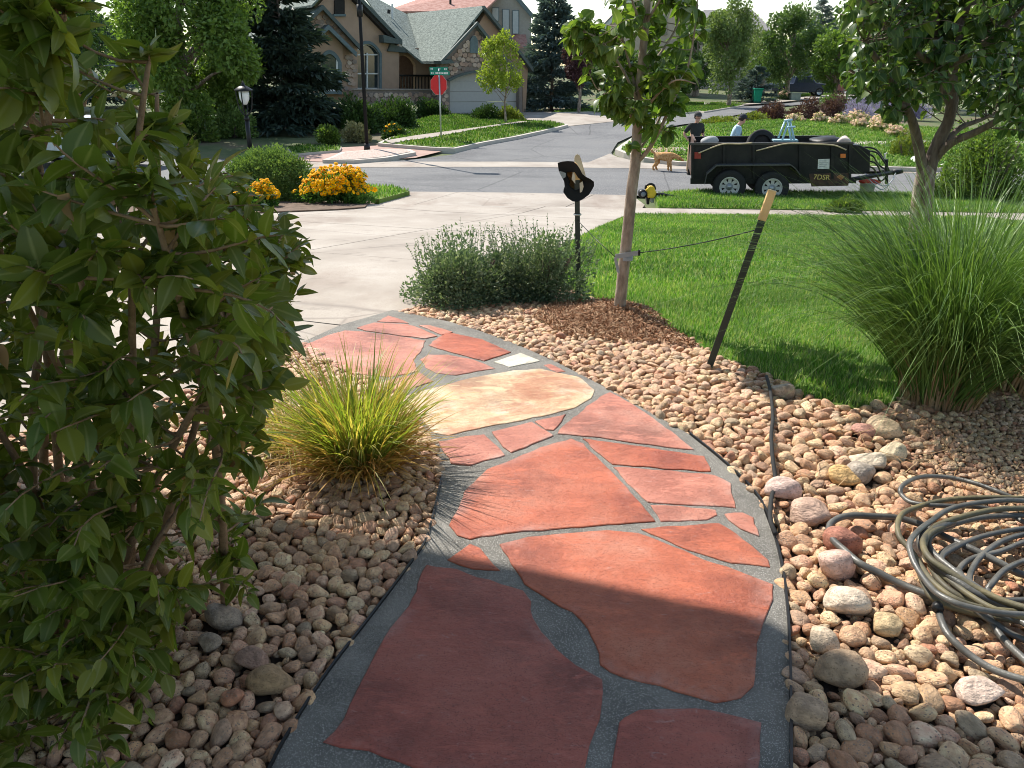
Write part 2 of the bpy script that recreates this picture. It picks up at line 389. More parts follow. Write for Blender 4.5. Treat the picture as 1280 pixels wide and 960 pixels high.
# far house side: red paving ramp, lawns, walks
slab('red_paving', pxpoly([(366, 201), (385, 187), (430, 184), (470, 182), (482, 177), (552, 181), (560, 187), (520, 197), (420, 202.5)], .012), .012, m_redpave)
def raised(name, kerbname, px, mname, h=.14, kw=.16):
    p = pxpoly(px, h); slab(kerbname, grow(p, kw), h - .015, m_kerb, .22); return slab(name, p, h, mname, .05), p
lawn_specs = {}
_, lawn_specs['house'] = raised('front_lawn', 'kerb', [(478, 178), (500, 168), (530, 160), (590, 152), (640, 150.5), (690, 152), (706, 155.5), (690, 159.5), (640, 170), (566, 184), (540, 183)], m_turf)
_, lawn_specs['inner'] = raised('inner_lawn', 'lawn_edge', [(500, 168), (515, 152), (548, 143), (590, 143), (640, 147), (610, 153), (560, 163)], m_turf, .10, .03)
slab('sidewalk', pxpoly([(480, 176), (520, 169), (600, 158.5), (650, 151.5), (664, 151.5), (600, 160.5), (540, 171.5), (490, 178.5)], .17), .17, m_concrete, .05)
slab('house_driveway', pxpoly([(560, 141), (650, 140), (720, 139.5), (770, 142), (792, 149.5), (750, 153.5), (706, 158), (700, 153), (650, 149)], .02), .02, m_concrete)
_, lawn_specs['spruce'] = raised('back_lawn', 'lawn_edge', [(690, 140), (720, 135), (790, 128), (880, 128), (880, 138), (800, 147), (775, 143), (740, 139)], m_turf, .08, .05)
_, lawn_specs['strip_left'] = raised('verge_lawn', 'kerb', [(360, 184), (372, 181), (426, 183), (424, 187), (385, 190), (366, 192)], m_turf, .1, .03)
isl = pxpoly([(412, 199), (432, 190.5), (470, 187.5), (508, 187.5), (513, 190), (480, 196), (440, 199.5)], .12)
slab('kerb', grow(isl, .18), .12, m_kerb, .2); slab('gravel_island', isl, .135, mat('island_gravel', [(.34, .25, .21), (.5, .42, .37)], 14, .95, .8, 30), .02)
# far corner on the right
_, lawn_specs['corner'] = raised('corner_lawn', 'kerb', [(786, 190), (776, 186), (800, 169), (870, 157), (960, 150), (1060, 150), (1140, 158), (1500, 175), (1500, 215), (1140, 208), (850, 201), (810, 196)], m_turf, .15, .2)
slab('sidewalk', pxpoly([(803, 185), (850, 184), (1130, 175.5), (1500, 178), (1500, 181), (1130, 178.5), (850, 188), (805, 190)], .165), .165, m_concrete, .03)
slab('red_paving', pxpoly([(800, 186), (843, 183.5), (846, 189), (806, 191)], .172), .172, m_redpave, .03)
_, lawn_specs['far'] = raised('far_lawn', 'kerb', [(868, 137), (890, 128), (960, 124), (1000, 118), (1100, 112), (1100, 116), (1000, 121), (945, 128), (880, 139)], m_turf, .1, .15)
slab('far_driveway', pxpoly([(890, 127), (930, 124.5), (1000, 121.5), (1060, 116), (1150, 112), (1150, 116), (1040, 121), (960, 129), (930, 130.5)], .14), .14, m_concrete, .03)

# ------------------------------------------------------------------ own driveway in panels
dw_px = [(490, 390), (430, 406), (380, 429), (330, 456), (200, 501), (0, 546), (-500, 560), (-900, 420), (-600, 300), (-200, 268), (300, 264), (400, 261), (455, 258),
         (480, 250), (512, 239.5), (650, 241), (790, 244), (806, 256), (787, 266), (745, 285), (712, 302), (650, 340), (560, 378), (510, 388)]
dw = pxpoly(dw_px)
drive = slab('driveway', dw, -.012, m_gravelbase, .05)
pa, pb = at(352, 398), at(420, 406); u = (pb - pa).xy.normalized(); w = Vector((-u.y, u.x))
o0 = pa.xy
ac = [-12, 0, 3.1, 6.2, 9.4, 10.75, 30]; al = [-14, -8.6, -5.4, -2.2, 1.0, 4.2, 12]
GAP = .009
for i in range(len(ac) - 1):
    for j in range(len(al) - 1):
        q = clip(dw, o0 + w * (ac[i] + GAP), w); q = clip(q, o0 + w * (ac[i + 1] - GAP), -w) if q else q
        q = clip(q, o0 + u * (al[j] + GAP), u) if q else q; q = clip(q, o0 + u * (al[j + 1] - GAP), -u) if q else q
        if len(q) > 2 and area(q) > .05:
            slab('concrete_panel', q, .0 + rng.uniform(0, .003), m_concrete, .012, kind=None, parent=drive)
# near sidewalk and verge on the right
swA, swB = at(798, 269).y, at(798, 261).y
sw = slab('sidewalk', [(at(792, 265).x, swA), (40, swA), (40, swB), (at(798, 262).x, swB)], .004, m_gravelbase, .06)
x0 = at(792, 265).x
while x0 < 14:
    slab('concrete_panel', [(x0 + .006, swA), (x0 + 1.5, swA), (x0 + 1.5, swB), (x0 + .006, swB)], .018, m_concrete, .02, kind=None, parent=sw); x0 += 1.506
vz = lambda y: float(np.interp(y, [16, 17.2, 18.1], [-1.04, -1.08, -1.12]))
vx = at(868, 242).x; vy = lambda x, d=.27: nearY(x) - d
verge = [(at(806, 257).x, swB + .01), (40, swB + .01), (40, vy(14)), (14, vy(14)), (vx, vy(vx)), (at(836, 245).x, vy(vx) - .35), (at(814, 250).x, vy(vx) - .8)]
slab('verge_kerb', [(vx, vy(vx)), (14, vy(14)), (40, vy(14)), (40, vy(14, .02)), (14, vy(14, .02)), (vx, vy(vx, .02))], .0, m_kerb, .25, zf=vz)
slab('verge_lawn', verge, .02, m_turf, .15, zf=vz)
lv_px = [(-300, 234), (300, 232.5), (440, 232), (492, 233), (512, 239), (474, 249), (456, 246.5), (300, 244), (-300, 246)]
lvp = pxpoly(lv_px, .1); slab('verge_lawn', lvp, .1, m_turf, .12)
slab('planting_bed', pxpoly([(-300, 270), (300, 266), (400, 262), (456, 258.5), (470, 251), (440, 248), (300, 244), (-300, 246)], .03), .03, m_soil, .05)

# ------------------------------------------------------------------ lawn and beds
lawn_px = [(790, 268.5), (1400, 273), (1900, 300), (1900, 420), (1500, 430), (1300, 452), (1150, 478), (1112, 508), (1060, 513), (1005, 497), (960, 471), (905, 449), (850, 421), (800, 391), (740, 374),
           (690, 352), (690, 318), (714, 303), (747, 286)]
lawn = pxpoly(lawn_px); slab('lawn', lawn, .012, m_turf, .04)
mid_px = [(499, 391), (512, 387), (560, 378), (650, 340), (690, 345), (690, 352), (740, 374), (800, 391), (850, 421), (905, 449), (960, 472), (967, 520), (966, 600), (970, 650), (950, 628), (908, 583), (862, 545), (803, 512), (750, 482), (692, 452), (642, 430), (562, 403)]
right_px = [(960, 472), (1005, 497), (1060, 513), (1112, 508), (1150, 478), (1300, 452), (1500, 430), (1800, 600), (1800, 985), (1500, 1120), (986, 1120), (988, 850), (984, 760), (972, 650), (966, 600), (967, 520)]
left_px = [(480, 481), (500, 495), (545, 560), (552, 600), (535, 670), (518, 700), (466, 770), (405, 850), (355, 930), (326, 985), (240, 1120), (-300, 1120), (-600, 800), (-500, 562), (0, 548), (200, 503), (330, 458), (380, 431), (430, 460)]
bed_mid = slab('middle_rock_bed', pxpoly(mid_px), -.02, m_gravelbase, .03)
bed_right = slab('right_rock_bed', pxpoly(right_px), -.02, m_gravelbase, .03)
bed_left = slab('left_rock_bed', pxpoly(left_px), -.02, m_gravelbase, .03)

# ------------------------------------------------------------------ flagstone walk
walk_px = [(490, 389.5), (500, 391), (562, 404), (642, 431), (692, 453), (750, 483), (803, 513), (862, 546), (908, 584), (950, 629), (972, 690), (982, 760), (987, 850), (988, 985), (990, 1250), (150, 1250), (326, 985),
           (355, 930), (405, 850), (466, 770), (518, 700), (535, 670), (552, 600), (545, 560), (500, 495), (480, 481), (430, 460), (376, 431), (430, 407)]
walk = slab('flagstone_walk', pxpoly(walk_px), .012, m_mortar, .08)
Z2 = lambda pts: [(480 + x / 2, 480 + y / 2) for x, y in pts]
Z4 = lambda pts: [(320 + x / 4, 380 + y / 4) for x, y in pts]
Z8 = lambda pts: [(480 + x / 2.46, 240 + y / 2.46) for x, y in pts]
stones = [
 ('purple', [(533, 701), (570, 707), (612, 720), (655, 733), (662, 747), (667, 767), (677, 785), (695, 805), (720, 825), (754, 844), (752, 875), (742, 910), (730, 962), (722, 1000), (640, 992), (560, 968), (530, 958), (500, 948), (460, 932), (425, 928), (402, 921), (430, 893), (450, 845), (480, 790), (510, 752)], 'large dark purple slab'),
 ('red', Z2([(289, 392), (360, 374), (480, 362), (560, 358), (636, 363), (700, 388), (780, 422), (880, 456), (978, 493), (973, 530), (950, 590), (935, 640), (930, 700), (928, 745), (895, 775), (830, 786), (770, 768), (690, 745), (600, 723), (567, 708), (545, 690), (525, 640), (513, 600), (470, 560), (410, 530), (352, 490), (320, 440)]), 'wide orange red slab'),
 ('purple', Z2([(600, 820), (640, 805), (700, 799), (780, 797), (860, 810), (942, 834), (943, 880), (940, 960), (938, 1060), (555, 1060), (568, 960), (575, 920), (582, 870), (590, 835)]), None),
 ('red', Z2([(158, 430), (190, 405), (215, 390), (240, 400), (260, 425), (290, 457), (220, 454)]), None),
 ('red', Z2([(468, 129), (390, 152), (300, 190), (255, 205), (225, 240), (200, 262), (182, 310), (161, 345), (185, 368), (215, 379), (300, 364), (420, 354), (560, 344), (678, 335), (655, 307), (600, 242), (540, 182), (497, 143)]), 'big red triangular slab'),
 ('pink', Z2([(138, 138), (190, 126), (250, 119), (275, 140), (303, 171), (250, 185), (215, 196), (170, 190), (150, 165)]), None),
 ('pink', Z2([(270, 113), (330, 98), (370, 88), (396, 104), (424, 122), (370, 144), (318, 164), (298, 150)]), None),
 ('pink', Z2([(377, 86), (455, 69), (440, 92), (424, 107), (404, 107)]), None),
 ('pink', Z2([(566, 14), (610, 36), (660, 70), (720, 112), (776, 157), (700, 150), (640, 141), (520, 124), (434, 117), (448, 98), (500, 57), (540, 26)]), None),
 ('red', Z2([(497, 129), (620, 146), (803, 173), (818, 211), (700, 204), (600, 195), (572, 193), (530, 160)]), None),
 ('pink', Z2([(574, 199), (650, 204), (830, 219), (866, 240), (880, 301), (800, 295), (660, 287), (620, 250)]), None),
 ('pink', Z2([(667, 293), (740, 296), (833, 306), (836, 320), (810, 331), (692, 335)]), None),
 ('red', Z2([(644, 355), (720, 346), (838, 339), (884, 366), (938, 408), (962, 430), (967, 448), (870, 439), (760, 404)]), None),
 ('pink', Z2([(852, 316), (900, 313), (923, 326), (939, 372), (895, 353), (862, 332)]), None),
 ('tan', Z8([(62, 622), (130, 601), (270, 563), (400, 541), (480, 536), (600, 561), (648, 601), (638, 625), (590, 654), (540, 669), (400, 699), (330, 709), (200, 738), (152, 733), (122, 700), (100, 660)]), 'ochre and rust mottled slab'),
 ('cream', Z8([(338, 515), (420, 488), (482, 512), (385, 531)]), 'small pale cream stone'),
 ('pink', Z8([(492, 525), (512, 521), (558, 544), (530, 547)]), None),
 ('red', Z4([(862, 196), (905, 160), (960, 132), (1130, 167), (1276, 230), (1140, 273), (1030, 244), (920, 214)]), None),
 ('pink', Z4([(822, 265), (860, 242), (960, 242), (1090, 267), (1196, 310), (1100, 324), (1000, 344), (900, 333), (850, 304)]), None),
 ('pink', Z4([(442, 122), (540, 128), (700, 148), (846, 172), (828, 220), (788, 265), (798, 300), (812, 324), (750, 338), (660, 352), (500, 338), (400, 300), (300, 250), (215, 205), (280, 178), (360, 145)]), None),
 ('pink', Z4([(588, 84), (505, 110), (545, 122), (700, 144), (850, 162), (908, 151), (762, 92)]), None),
 ('pink', Z4([(660, 48), (604, 78), (764, 86), (720, 66)]), None),
 ('pink', Z4([(814, 97), (870, 97), (984, 130), (930, 144), (872, 120)]), None),
 ('pink', Z4([(888, 374), (820, 332), (645, 372), (652, 400), (700, 414), (760, 414)]), None),
 ('red', [(352, 972), (380, 962), (405, 975), (400, 1010), (345, 1010)], None),
]
for kind, px, lab in stones:
    P = pxpoly(px, .03)
    D = []
    for i in range(len(P)):                              # rough broken edges: extra points with small offsets
        a, b = Vector(P[i]), Vector(P[(i + 1) % len(P)]); n = max(1, int((b - a).length / .035))
        e = (b - a).normalized(); nn = Vector((e.y, -e.x))
        for k in range(n):
            q = a.lerp(b, k / n); f = noise.noise(Vector((q.x * 14, q.y * 14, 3))) * .008 + noise.noise(Vector((q.x * 50, q.y * 50, 9))) * .005
            D.append(tuple(q + nn * f))
    inn = grow(D, -.003); n = len(D); hz = .0170 + rng.uniform(-.001, .002)
    bm = bmesh.new()
    ring = lambda pts, h: [bm.verts.new((x, y, T(y) + h)) for x, y in pts]
    r0, r1, r2 = ring(D, 0.0), ring(D, hz - .0022), ring(inn, hz)
    for A, B in ((r0, r1), (r1, r2)):
        for i in range(n): bm.faces.new((A[i], A[(i + 1) % n], B[(i + 1) % n], B[i]))
    cx_, cy_ = np.mean(np.array(inn), 0); core = [(cx_ + (x - cx_) * .80, cy_ + (y - cy_) * .80) for x, y in inn]; r3 = ring(core, hz + .0008)
    for i in range(n): bm.faces.new((r2[i], r2[(i + 1) % n], r3[(i + 1) % n], r3[i]))
    for t in tessellate_polygon([[Vector((x, y, 0)) for x, y in core]]):
        try: bm.faces.new([r3[i] for i in t])
        except ValueError: pass
    bmesh.ops.recalc_face_normals(bm, faces=bm.faces)
    me = bpy.data.meshes.new('flagstone'); bm.to_mesh(me); bm.free(); me.materials.append(m_fs[kind])
    ea = me.attributes.new('edge', 'FLOAT', 'POINT'); ea.data.foreach_set('value', np.array([1.0] * (3 * n) + [0.0] * n, np.float32))
    o = link('flagstone', me, walk)
    if lab: o['label'] = lab

# edging strips of the walk, drip line between the beds
def strip(name, px, h0, h1, wd, m, label, cat):
    P = [at(x, y) for x, y in px]; mb = MB()
    for a, b in zip(P[:-1], P[1:]):
        e = (b - a); e.z = 0; e.normalize(); s = Vector((-e.y, e.x, 0)) * wd / 2
        mb.add([a - s + Vector((0, 0, h0)), a + s + Vector((0, 0, h0)), b + s + Vector((0, 0, h0)), b - s + Vector((0, 0, h0)),
                a - s + Vector((0, 0, h1)), a + s + Vector((0, 0, h1)), b + s + Vector((0, 0, h1)), b - s + Vector((0, 0, h1))],
               [(3, 2, 1, 0), (4, 5, 6, 7), (0, 1, 5, 4), (1, 2, 6, 5), (2, 3, 7, 6), (3, 0, 4, 7)])
    o = mb.build(name, m); return tag(o, label, cat)
def catmull(pts, n=6):
    P = [Vector(p) for p in pts]; out = []
    for i in range(len(P) - 1):
        p0, p1, p2, p3 = P[max(i - 1, 0)], P[i], P[i + 1], P[min(i + 2, len(P) - 1)]
        for k in range(n):
            t = k / n; out.append(.5 * ((2 * p1) + (p2 - p0) * t + (2 * p0 - 5 * p1 + 4 * p2 - p3) * t * t + (3 * p1 - p0 - 3 * p2 + p3) * t ** 3))
    out.append(P[-1]); return out
c2 = lambda px, n=4: [(v.x, v.y) for v in catmull([(x, y, 0) for x, y in px], n)]
strip('landscape_edging', c2([(862, 546), (908, 584), (950, 629), (972, 690), (983, 760), (987, 850), (988, 985), (990, 1100)]), -.01, .024, .007, m_black, 'black metal edging strip along the right side of the flagstone walk', 'edging')
strip('landscape_edging', c2([(552, 602), (535, 672), (518, 702), (466, 772), (405, 852), (355, 932), (326, 986), (240, 1120)]), -.01, .021, .007, m_black, 'black metal edging strip along the left side of the flagstone walk', 'edging')
P = catmull([at(x, y, .045 + .012 * math.sin(i * 2.1)) for i, (x, y) in enumerate([(958, 470), (963, 490), (966, 520), (964, 545), (966, 575), (969, 600), (964, 625), (963, 650), (970, 668)])], 5)
tag(MB().tube(P, .009, 7).build('drip_line', m_blackmat, smooth=True), 'thin black irrigation line dividing the middle and right rock beds', 'hose')

# ================================================================== ROCKS
def rock_mesh(name, seed, sub, m, angular=.5):
    r = np.random.default_rng(seed); bm = bmesh.new(); bmesh.ops.create_icosphere(bm, subdivisions=sub, radius=1)
    V = np.array([v.co[:] for v in bm.verts]); V = norm(V)
    s = np.ones(len(V))
    for _ in range(6):
        d = randdir(1, r)[0]; s += r.uniform(.03, .11) * np.sin(V @ d * r.uniform(1.5, 3.6) + r.uniform(0, 6))
    V = V * s[:, None]
    for _ in range(r.integers(5, 11)):
        d = randdir(1, r)[0]; h = r.uniform(.55, .92); q = V @ d - h; V = V - np.outer(np.where(q > 0, q, 0) * angular, d)
    if sub > 2: V *= (1 + .012 * np.array([noise.noise(Vector(v) * 6) for v in V]))[:, None]
    for v, c in zip(bm.verts, V): v.co = c
    me = bpy.data.meshes.new(name); bm.to_mesh(me); bm.free(); me.materials.append(m)
    me.polygons.foreach_set('use_smooth', [True] * len(me.polygons)); return me
ANG = lambda i: (.9, .6, .8)[i % 3]
ROCKS = [rock_mesh('river_rock', i, 3, m_rock, ANG(i)) for i in range(18)]
RT = []
for i in range(18):
    me = rock_mesh('tmp', i, 2, m_rocks, ANG(i)); tv = np.array([v.co[:] for v in me.vertices]); tf = np.array([p.vertices[:] for p in me.polygons]); RT.append((tv, tf)); bpy.data.meshes.remove(me)
def rot_np(yaw, tx, ty):
    c, s = np.cos, np.sin; z = np.zeros_like(yaw); o = np.ones_like(yaw)
    Rz = np.stack([np.stack([c(yaw), -s(yaw), z], 1), np.stack([s(yaw), c(yaw), z], 1), np.stack([z, z, o], 1)], 1)
    Rx = np.stack([np.stack([o, z, z], 1), np.stack([z, c(tx), -s(tx)], 1), np.stack([z, s(tx), c(tx)], 1)], 1)
    Ry = np.stack([np.stack([c(ty), z, s(ty)], 1), np.stack([z, o, z], 1), np.stack([-s(ty), z, c(ty)], 1)], 1)
    return Rz @ Rx @ Ry
def pack(poly, sizes, pre=(), k=.82, tries=14, inset=.0, r=rng, sizefn=None):
    """random packing of discs, largest first; pre = discs already there"""
    cell = .16; grid = {}; out = []
    def put(x, y, q): grid.setdefault((int(x // cell), int(y // cell)), []).append((x, y, q))
    for d in pre: put(*d)
    cand = scatter(poly, len(sizes) * tries, r); ci = 0
    for s in sizes:
        for _ in range(tries):
            x, y = cand[ci]; ci += 1
            ss = s * (sizefn(x, y) if sizefn else 1)
            if ci >= len(cand): return out
            i, j = int(x // cell), int(y // cell); ok = True
            for a in (-1, 0, 1):
                for b in (-1, 0, 1):
                    for X, Y, q in grid.get((i + a, j + b), ()):
                        if (X - x) ** 2 + (Y - y) ** 2 < (k * (ss + q)) ** 2: ok = False; break
                    if not ok: break
                if not ok: break
            if ok: put(x, y, ss); out.append((x, y, ss)); break
    return out
BUSH_PX = [(-300, -80), (66, -60), (80, 30), (96, 112), (152, 146), (186, 100), (212, 150), (300, 208), (376, 300), (365, 400), (350, 520), (315, 600), (335, 640), (300, 735), (215, 840), (165, 910), (150, 1050), (-300, 1100)]
def fill_bed(bed, poly, sizes, pre=(), sizefn=None, lift=.40, nparts=300, seed=1, hidden=None):
    r = np.random.default_rng(seed); D = np.array(pack(poly, sizes, pre, r=r, sizefn=sizefn))
    n = len(D); rad = D[:, 2]
    sc = np.stack([rad * r.uniform(1.05, 1.4, n), rad * r.uniform(.82, 1.08, n), rad * r.uniform(.55, .85, n)], 1)
    Rm = rot_np(r.uniform(0, 6.28, n), r.normal(0, .25, n), r.normal(0, .25, n))
    L = np.stack([D[:, 0], D[:, 1], np.interp(D[:, 1], TX, TZ) + sc[:, 2] * (lift + r.uniform(-.1, .4, n)) - .006], 1)
    var = r.integers(0, len(ROCKS), n)
    pp = projn(L); ins = (pp[:, 0] > 0) & (pp[:, 0] < 1280) & (pp[:, 1] > 0) & (pp[:, 1] < 960)
    if hidden: ins &= ~inpoly(pp[:, :2], hidden)
    order = np.argsort(-np.where(ins, rad / pp[:, 2], 0)); top = order[:nparts]; rest = order[nparts:]
    for i in top:
        o = bpy.data.objects.new('river_rock', ROCKS[var[i]]); COL.objects.link(o); o.parent = bed
        M = Matrix(Rm[i].tolist()).to_4x4() @ Matrix.Diagonal((*sc[i], 1)); M.translation = L[i].tolist(); o.matrix_basis = M
    VV, FF, b = [], [], 0
    for k in range(len(ROCKS)):
        idx = rest[var[rest] == k]
        if not len(idx): continue
        v, f = batch(RT[k][0], RT[k][1], Rm[idx] * sc[idx][:, None, :], L[idx]); VV.append(v); FF.append(f + b); b += len(v)
    # small filler stones in the gaps
    fl = scatter(poly, int(area(poly) * 1100), r); m = len(fl); rr = r.uniform(.010, .02, m)
    L2 = np.stack([fl[:, 0], fl[:, 1], np.interp(fl[:, 1], TX, TZ) - .022 + r.uniform(0, .012, m)], 1)
    v, f = batch(RT[0][0], RT[0][1], rot_np(r.uniform(0, 6.28, m), r.normal(0, .5, m), r.normal(0, .5, m)) * np.stack([rr * 1.3, rr, rr * .8], 1)[:, None, :], L2); VV.append(v); FF.append(f + b)
    npmesh('small_rocks', np.vstack(VV), np.vstack(FF), m_rocks, bed, True, kind='stuff')
    return D

# individually distinct big rocks: px centre, width px, height ratio, colour, label
def solo_mat(name, c, sc=24): return mat(name, [tuple(x * .62 for x in c), c, tuple(min(1, x * 1.25) for x in c)], 1.8, .62, .8, 4, coords='obj', detail=10, speck=(16, tuple(x * .7 for x in c), .9), dist=.015)
big = [
 (1047, 838, 62, .9, (.36, .25, .16), 'smooth rounded grey brown boulder, darkest and biggest of the right bed', 2),
 (1048, 708, 56, .78, (.60, .40, .32), 'pink rounded boulder enclosed by the loop of the garden hose', 5),
 (1056, 752, 62, .60, (.58, .47, .36), 'pale flat topped boulder just below the pink boulder', 1),
 (1054, 676, 48, .72, (.36, .15, .10), 'angular rust red rock between hose and walk', 3),
 (1056, 595, 40, .62, (.60, .38, .16), 'ochre yellow rock, the yellowest of the right bed', 4),
 (1116, 565, 40, .62, (.66, .54, .36), 'pale tan rounded rock at the edge of the fine gravel', 7),
 (1086, 575, 50, .48, (.58, .48, .36), 'long flat buff rock beside the ochre yellow rock', 6),
 (1106, 535, 48, .55, (.56, .41, .26), 'broad sandy rock at the lawn side of the rock bed', 8),
 (1083, 537, 36, .55, (.50, .26, .20), 'dusty pink rock near the lawn edge', 9),
 (1076, 592, 44, .8, (.38, .32, .26), 'grey rock tucked behind the ochre yellow rock', 10),
 (983, 612, 44, .75, (.56, .40, .34), 'pinkish white rock against the irrigation line', 11),
 (1110, 778, 50, .62, (.56, .41, .23), 'wedge shaped tan rock lower left of the hose coil', 12),
 (1228, 862, 62, .6, (.62, .47, .38), 'large cream pink rock below the hose coil', 13),
 (1008, 640, 60, .5, (.48, .32, .24), 'long brown pink rock lying beside the walk edging', 0),
 (1030, 800, 46, .7, (.54, .42, .30), 'plump buff rock above the dark grey brown boulder', 2),
 (980, 490, 36, .7, (.42, .32, .24), 'blocky brown rock at the corner of the lawn', 3),
 (1008, 890, 62, .7, (.42, .29, .19), 'brown shaded boulder in the bottom corner by the walk', 8),
 (340, 848, 54, .55, (.34, .22, .12), 'wedge shaped ochre brown rock in the shaded left bed', 3),
 (278, 772, 50, .7, (.27, .21, .16), 'flat slate grey rock beside the leafy shrub', 9),
 (318, 822, 50, .55, (.36, .22, .16), 'long reddish brown rock in the shaded left bed', 12),
 (262, 800, 34, .7, (.36, .28, .21), 'pale grey rock below the slate grey rock', 5),
]
pre = []
for k, (px, py, wpx, hr, c, lab, var) in enumerate(big):
    p = at(px, py, .03); zc = proj(p)[2]; r0 = wpx / FPX * zc / 2
    pre.append((p.x, p.y, r0 * .95))
    me = rock_mesh('boulder', 100 + var * 7 + k, 3, solo_mat('boulder_stone', c), .55 if k in (0, 1, 2, 5) else .85)
    o = link('boulder', me); o.scale = (r0 * 1.02, r0 * .85, r0 * hr); o.rotation_euler = (rng.normal(0, .15), rng.normal(0, .15), rng.uniform(-.5, .5))
    o.location = (p.x, p.y, T(p.y) + r0 * hr * .62); tag(o, lab, 'rock', 'big rocks in the beds')
r_ = np.random.default_rng(5)
def sz(n, a, b, pw=2.0): return np.sort(a + (b - a) * r_.random(n) ** pw)[::-1]
fill_bed(bed_left, pxpoly([(x, y) for x, y in left_px]), sz(9500, .0115, .031, 1.7), pre, nparts=300, seed=11, hidden=BUSH_PX)
MULCH = [(668, 400), (690, 385), (730, 379), (775, 380), (800, 391), (838, 416), (868, 436), (835, 432), (800, 430), (755, 428), (700, 419)]
mulch_w = pxpoly(MULCH)
mid_w = pxpoly(mid_px); keep = mid_w
md = fill_bed(bed_mid, keep, sz(7600, .0130, .033, 2.0), pre, nparts=300, seed=12)
edge_pts = [at(x, y).xy for x, y in [(966, 500), (966, 600), (972, 650), (984, 760), (988, 850), (988, 985)]]
def rsize(x, y):
    d = min((Vector((x, y)) - e).length for e in edge_pts); far = min(max((d - .45) / .5, 0), 1)
    return 1.0 - .5 * far
fill_bed(bed_right, pxpoly(right_px), sz(15500, .0135, .040, 3.4), pre, sizefn=rsize, nparts=300, seed=13)

# mulch ring
mc = Vector((*np.mean(mulch_w, 0), 0)); tree_base = at(772, 400)
me = None
pts = scatter(grow(mulch_w, .02), 5200, np.random.default_rng(3))
md2 = np.linalg.norm(pts - np.array(tree_base.xy), axis=1)
hz = .075 * np.exp(-(md2 / .34) ** 2) + .03
bm = bmesh.new(); N0 = 26
cen = bm.verts.new((mc.x, mc.y, T(mc.y) + .07)); rim = grow(mulch_w, .03)
rings = []
for f_ in (.35, .7, 1.0):
    rr = []
    for x, y in rim:
        X, Y = mc.x + (x - mc.x) * f_, mc.y + (y - mc.y) * f_
        h = (.07 * math.exp(-((Vector((X, Y)) - tree_base.xy).length / .34) ** 2) + .025) if f_ < 1 else -.02
        rr.append(bm.verts.new((X, Y, T(Y) + h)))
    rings.append(rr)
n = len(rim)
for i in range(n):
    bm.faces.new((cen, rings[0][i], rings[0][(i + 1) % n]))
    for a in (0, 1): bm.faces.new((rings[a][i], rings[a + 1][i], rings[a + 1][(i + 1) % n], rings[a][(i + 1) % n]))
bmesh.ops.recalc_face_normals(bm, faces=bm.faces)
me = bpy.data.meshes.new('mulch_mound'); bm.to_mesh(me); bm.free(); me.materials.append(mat('mulch_base', [(.13, .065, .035), (.24, .13, .07)], 40, .95, .8, 60))
mound = link('mulch_mound', me); mound['kind'] = 'structure'
n = len(pts); L = np.stack([pts[:, 0], pts[:, 1], np.interp(pts[:, 1], TX, TZ) + hz + rng.uniform(-.01, .012, n)], 1)
cv = np.array([(-.3, -.5, 0), (.3, -.5, 0), (.25, .5, .05), (-.25, .5, .05), (0, 0, .22)]); cf = np.array([(0, 1, 4), (1, 2, 4), (2, 3, 4), (3, 0, 4)])
Rm = rot_np(rng.uniform(0, 6.28, n), rng.normal(0, .6, n), rng.normal(0, .6, n)) * np.stack([rng.uniform(.008, .018, n), rng.uniform(.02, .055, n), rng.uniform(.01, .02, n)], 1)[:, None, :]
v, f = batch(cv, cf, Rm, L)
npmesh('mulch_chips', v, f, mat('mulch', [(.2, .1, .05)], rough=.9, rand=[(.17, .075, .035), (.27, .13, .065), (.36, .20, .11), (.42, .28, .17), (.22, .11, .06)]), kind='stuff')

# ================================================================== GRASS
bv = np.array([(-.5, 0, 0), (.5, 0, 0), (-.42, .12, .5), (.42, .12, .5), (0, .42, 1.0)]); bf = np.array([(0, 1, 2), (1, 3, 2), (2, 3, 4)])
def blades(name, P, z, h, wd, lean, m=m_grass, seed=0, parent=None):
    r = np.random.default_rng(seed); n = len(P); yaw = r.uniform(0, 6.28, n)
    hh = h * r.uniform(.6, 1.25, n); S = np.stack([wd * r.uniform(.7, 1.3, n), hh * lean * r.uniform(.3, 1.6, n), hh], 1)
    c, s = np.cos(yaw), np.sin(yaw); O, Z = np.ones(n), np.zeros(n)
    Rm = np.stack([np.stack([c, -s, Z], 1), np.stack([s, c, Z], 1), np.stack([Z, Z, O], 1)], 1) * S[:, None, :]
    v, f = batch(bv, bf, Rm, np.stack([P[:, 0], P[:, 1], z], 1)); return npmesh(name, v, f, m, parent, kind='stuff')
WALKS = [pxpoly([(480, 176), (520, 169), (600, 158.5), (650, 151.5), (664, 151.5), (600, 160.5), (540, 171.5), (490, 178.5)], .17), pxpoly([(803, 185), (850, 184), (1130, 175.5), (1500, 178), (1500, 181), (1130, 178.5), (850, 188), (805, 190)], .165), pxpoly([(800, 186), (843, 183.5), (846, 189), (806, 191)], .172)]
near = clip(clip(lawn, (0, 7.0), (0, -1)), (6.5, 0), (-1, 0)); far = clip(clip(lawn, (0, 7.0), (0, 1)), (9.5, 0), (-1, 0))
vis = lambda P, zo=0: P[(lambda q: (q[:, 0] > -60) & (q[:, 0] < 1340) & (q[:, 1] < 990))(projn(np.column_stack([P, np.interp(P[:, 1], TX, TZ)])))]
P = vis(scatter(near, int(area(near) * 5200))); blades('grass', P, np.interp(P[:, 1], TX, TZ) + .005, .052, .0055, 1.0, seed=1)
P = vis(scatter(far, int(area(far) * 1900))); blades('grass', P, np.interp(P[:, 1], TX, TZ) + .005, .055, .011, .9, seed=2)
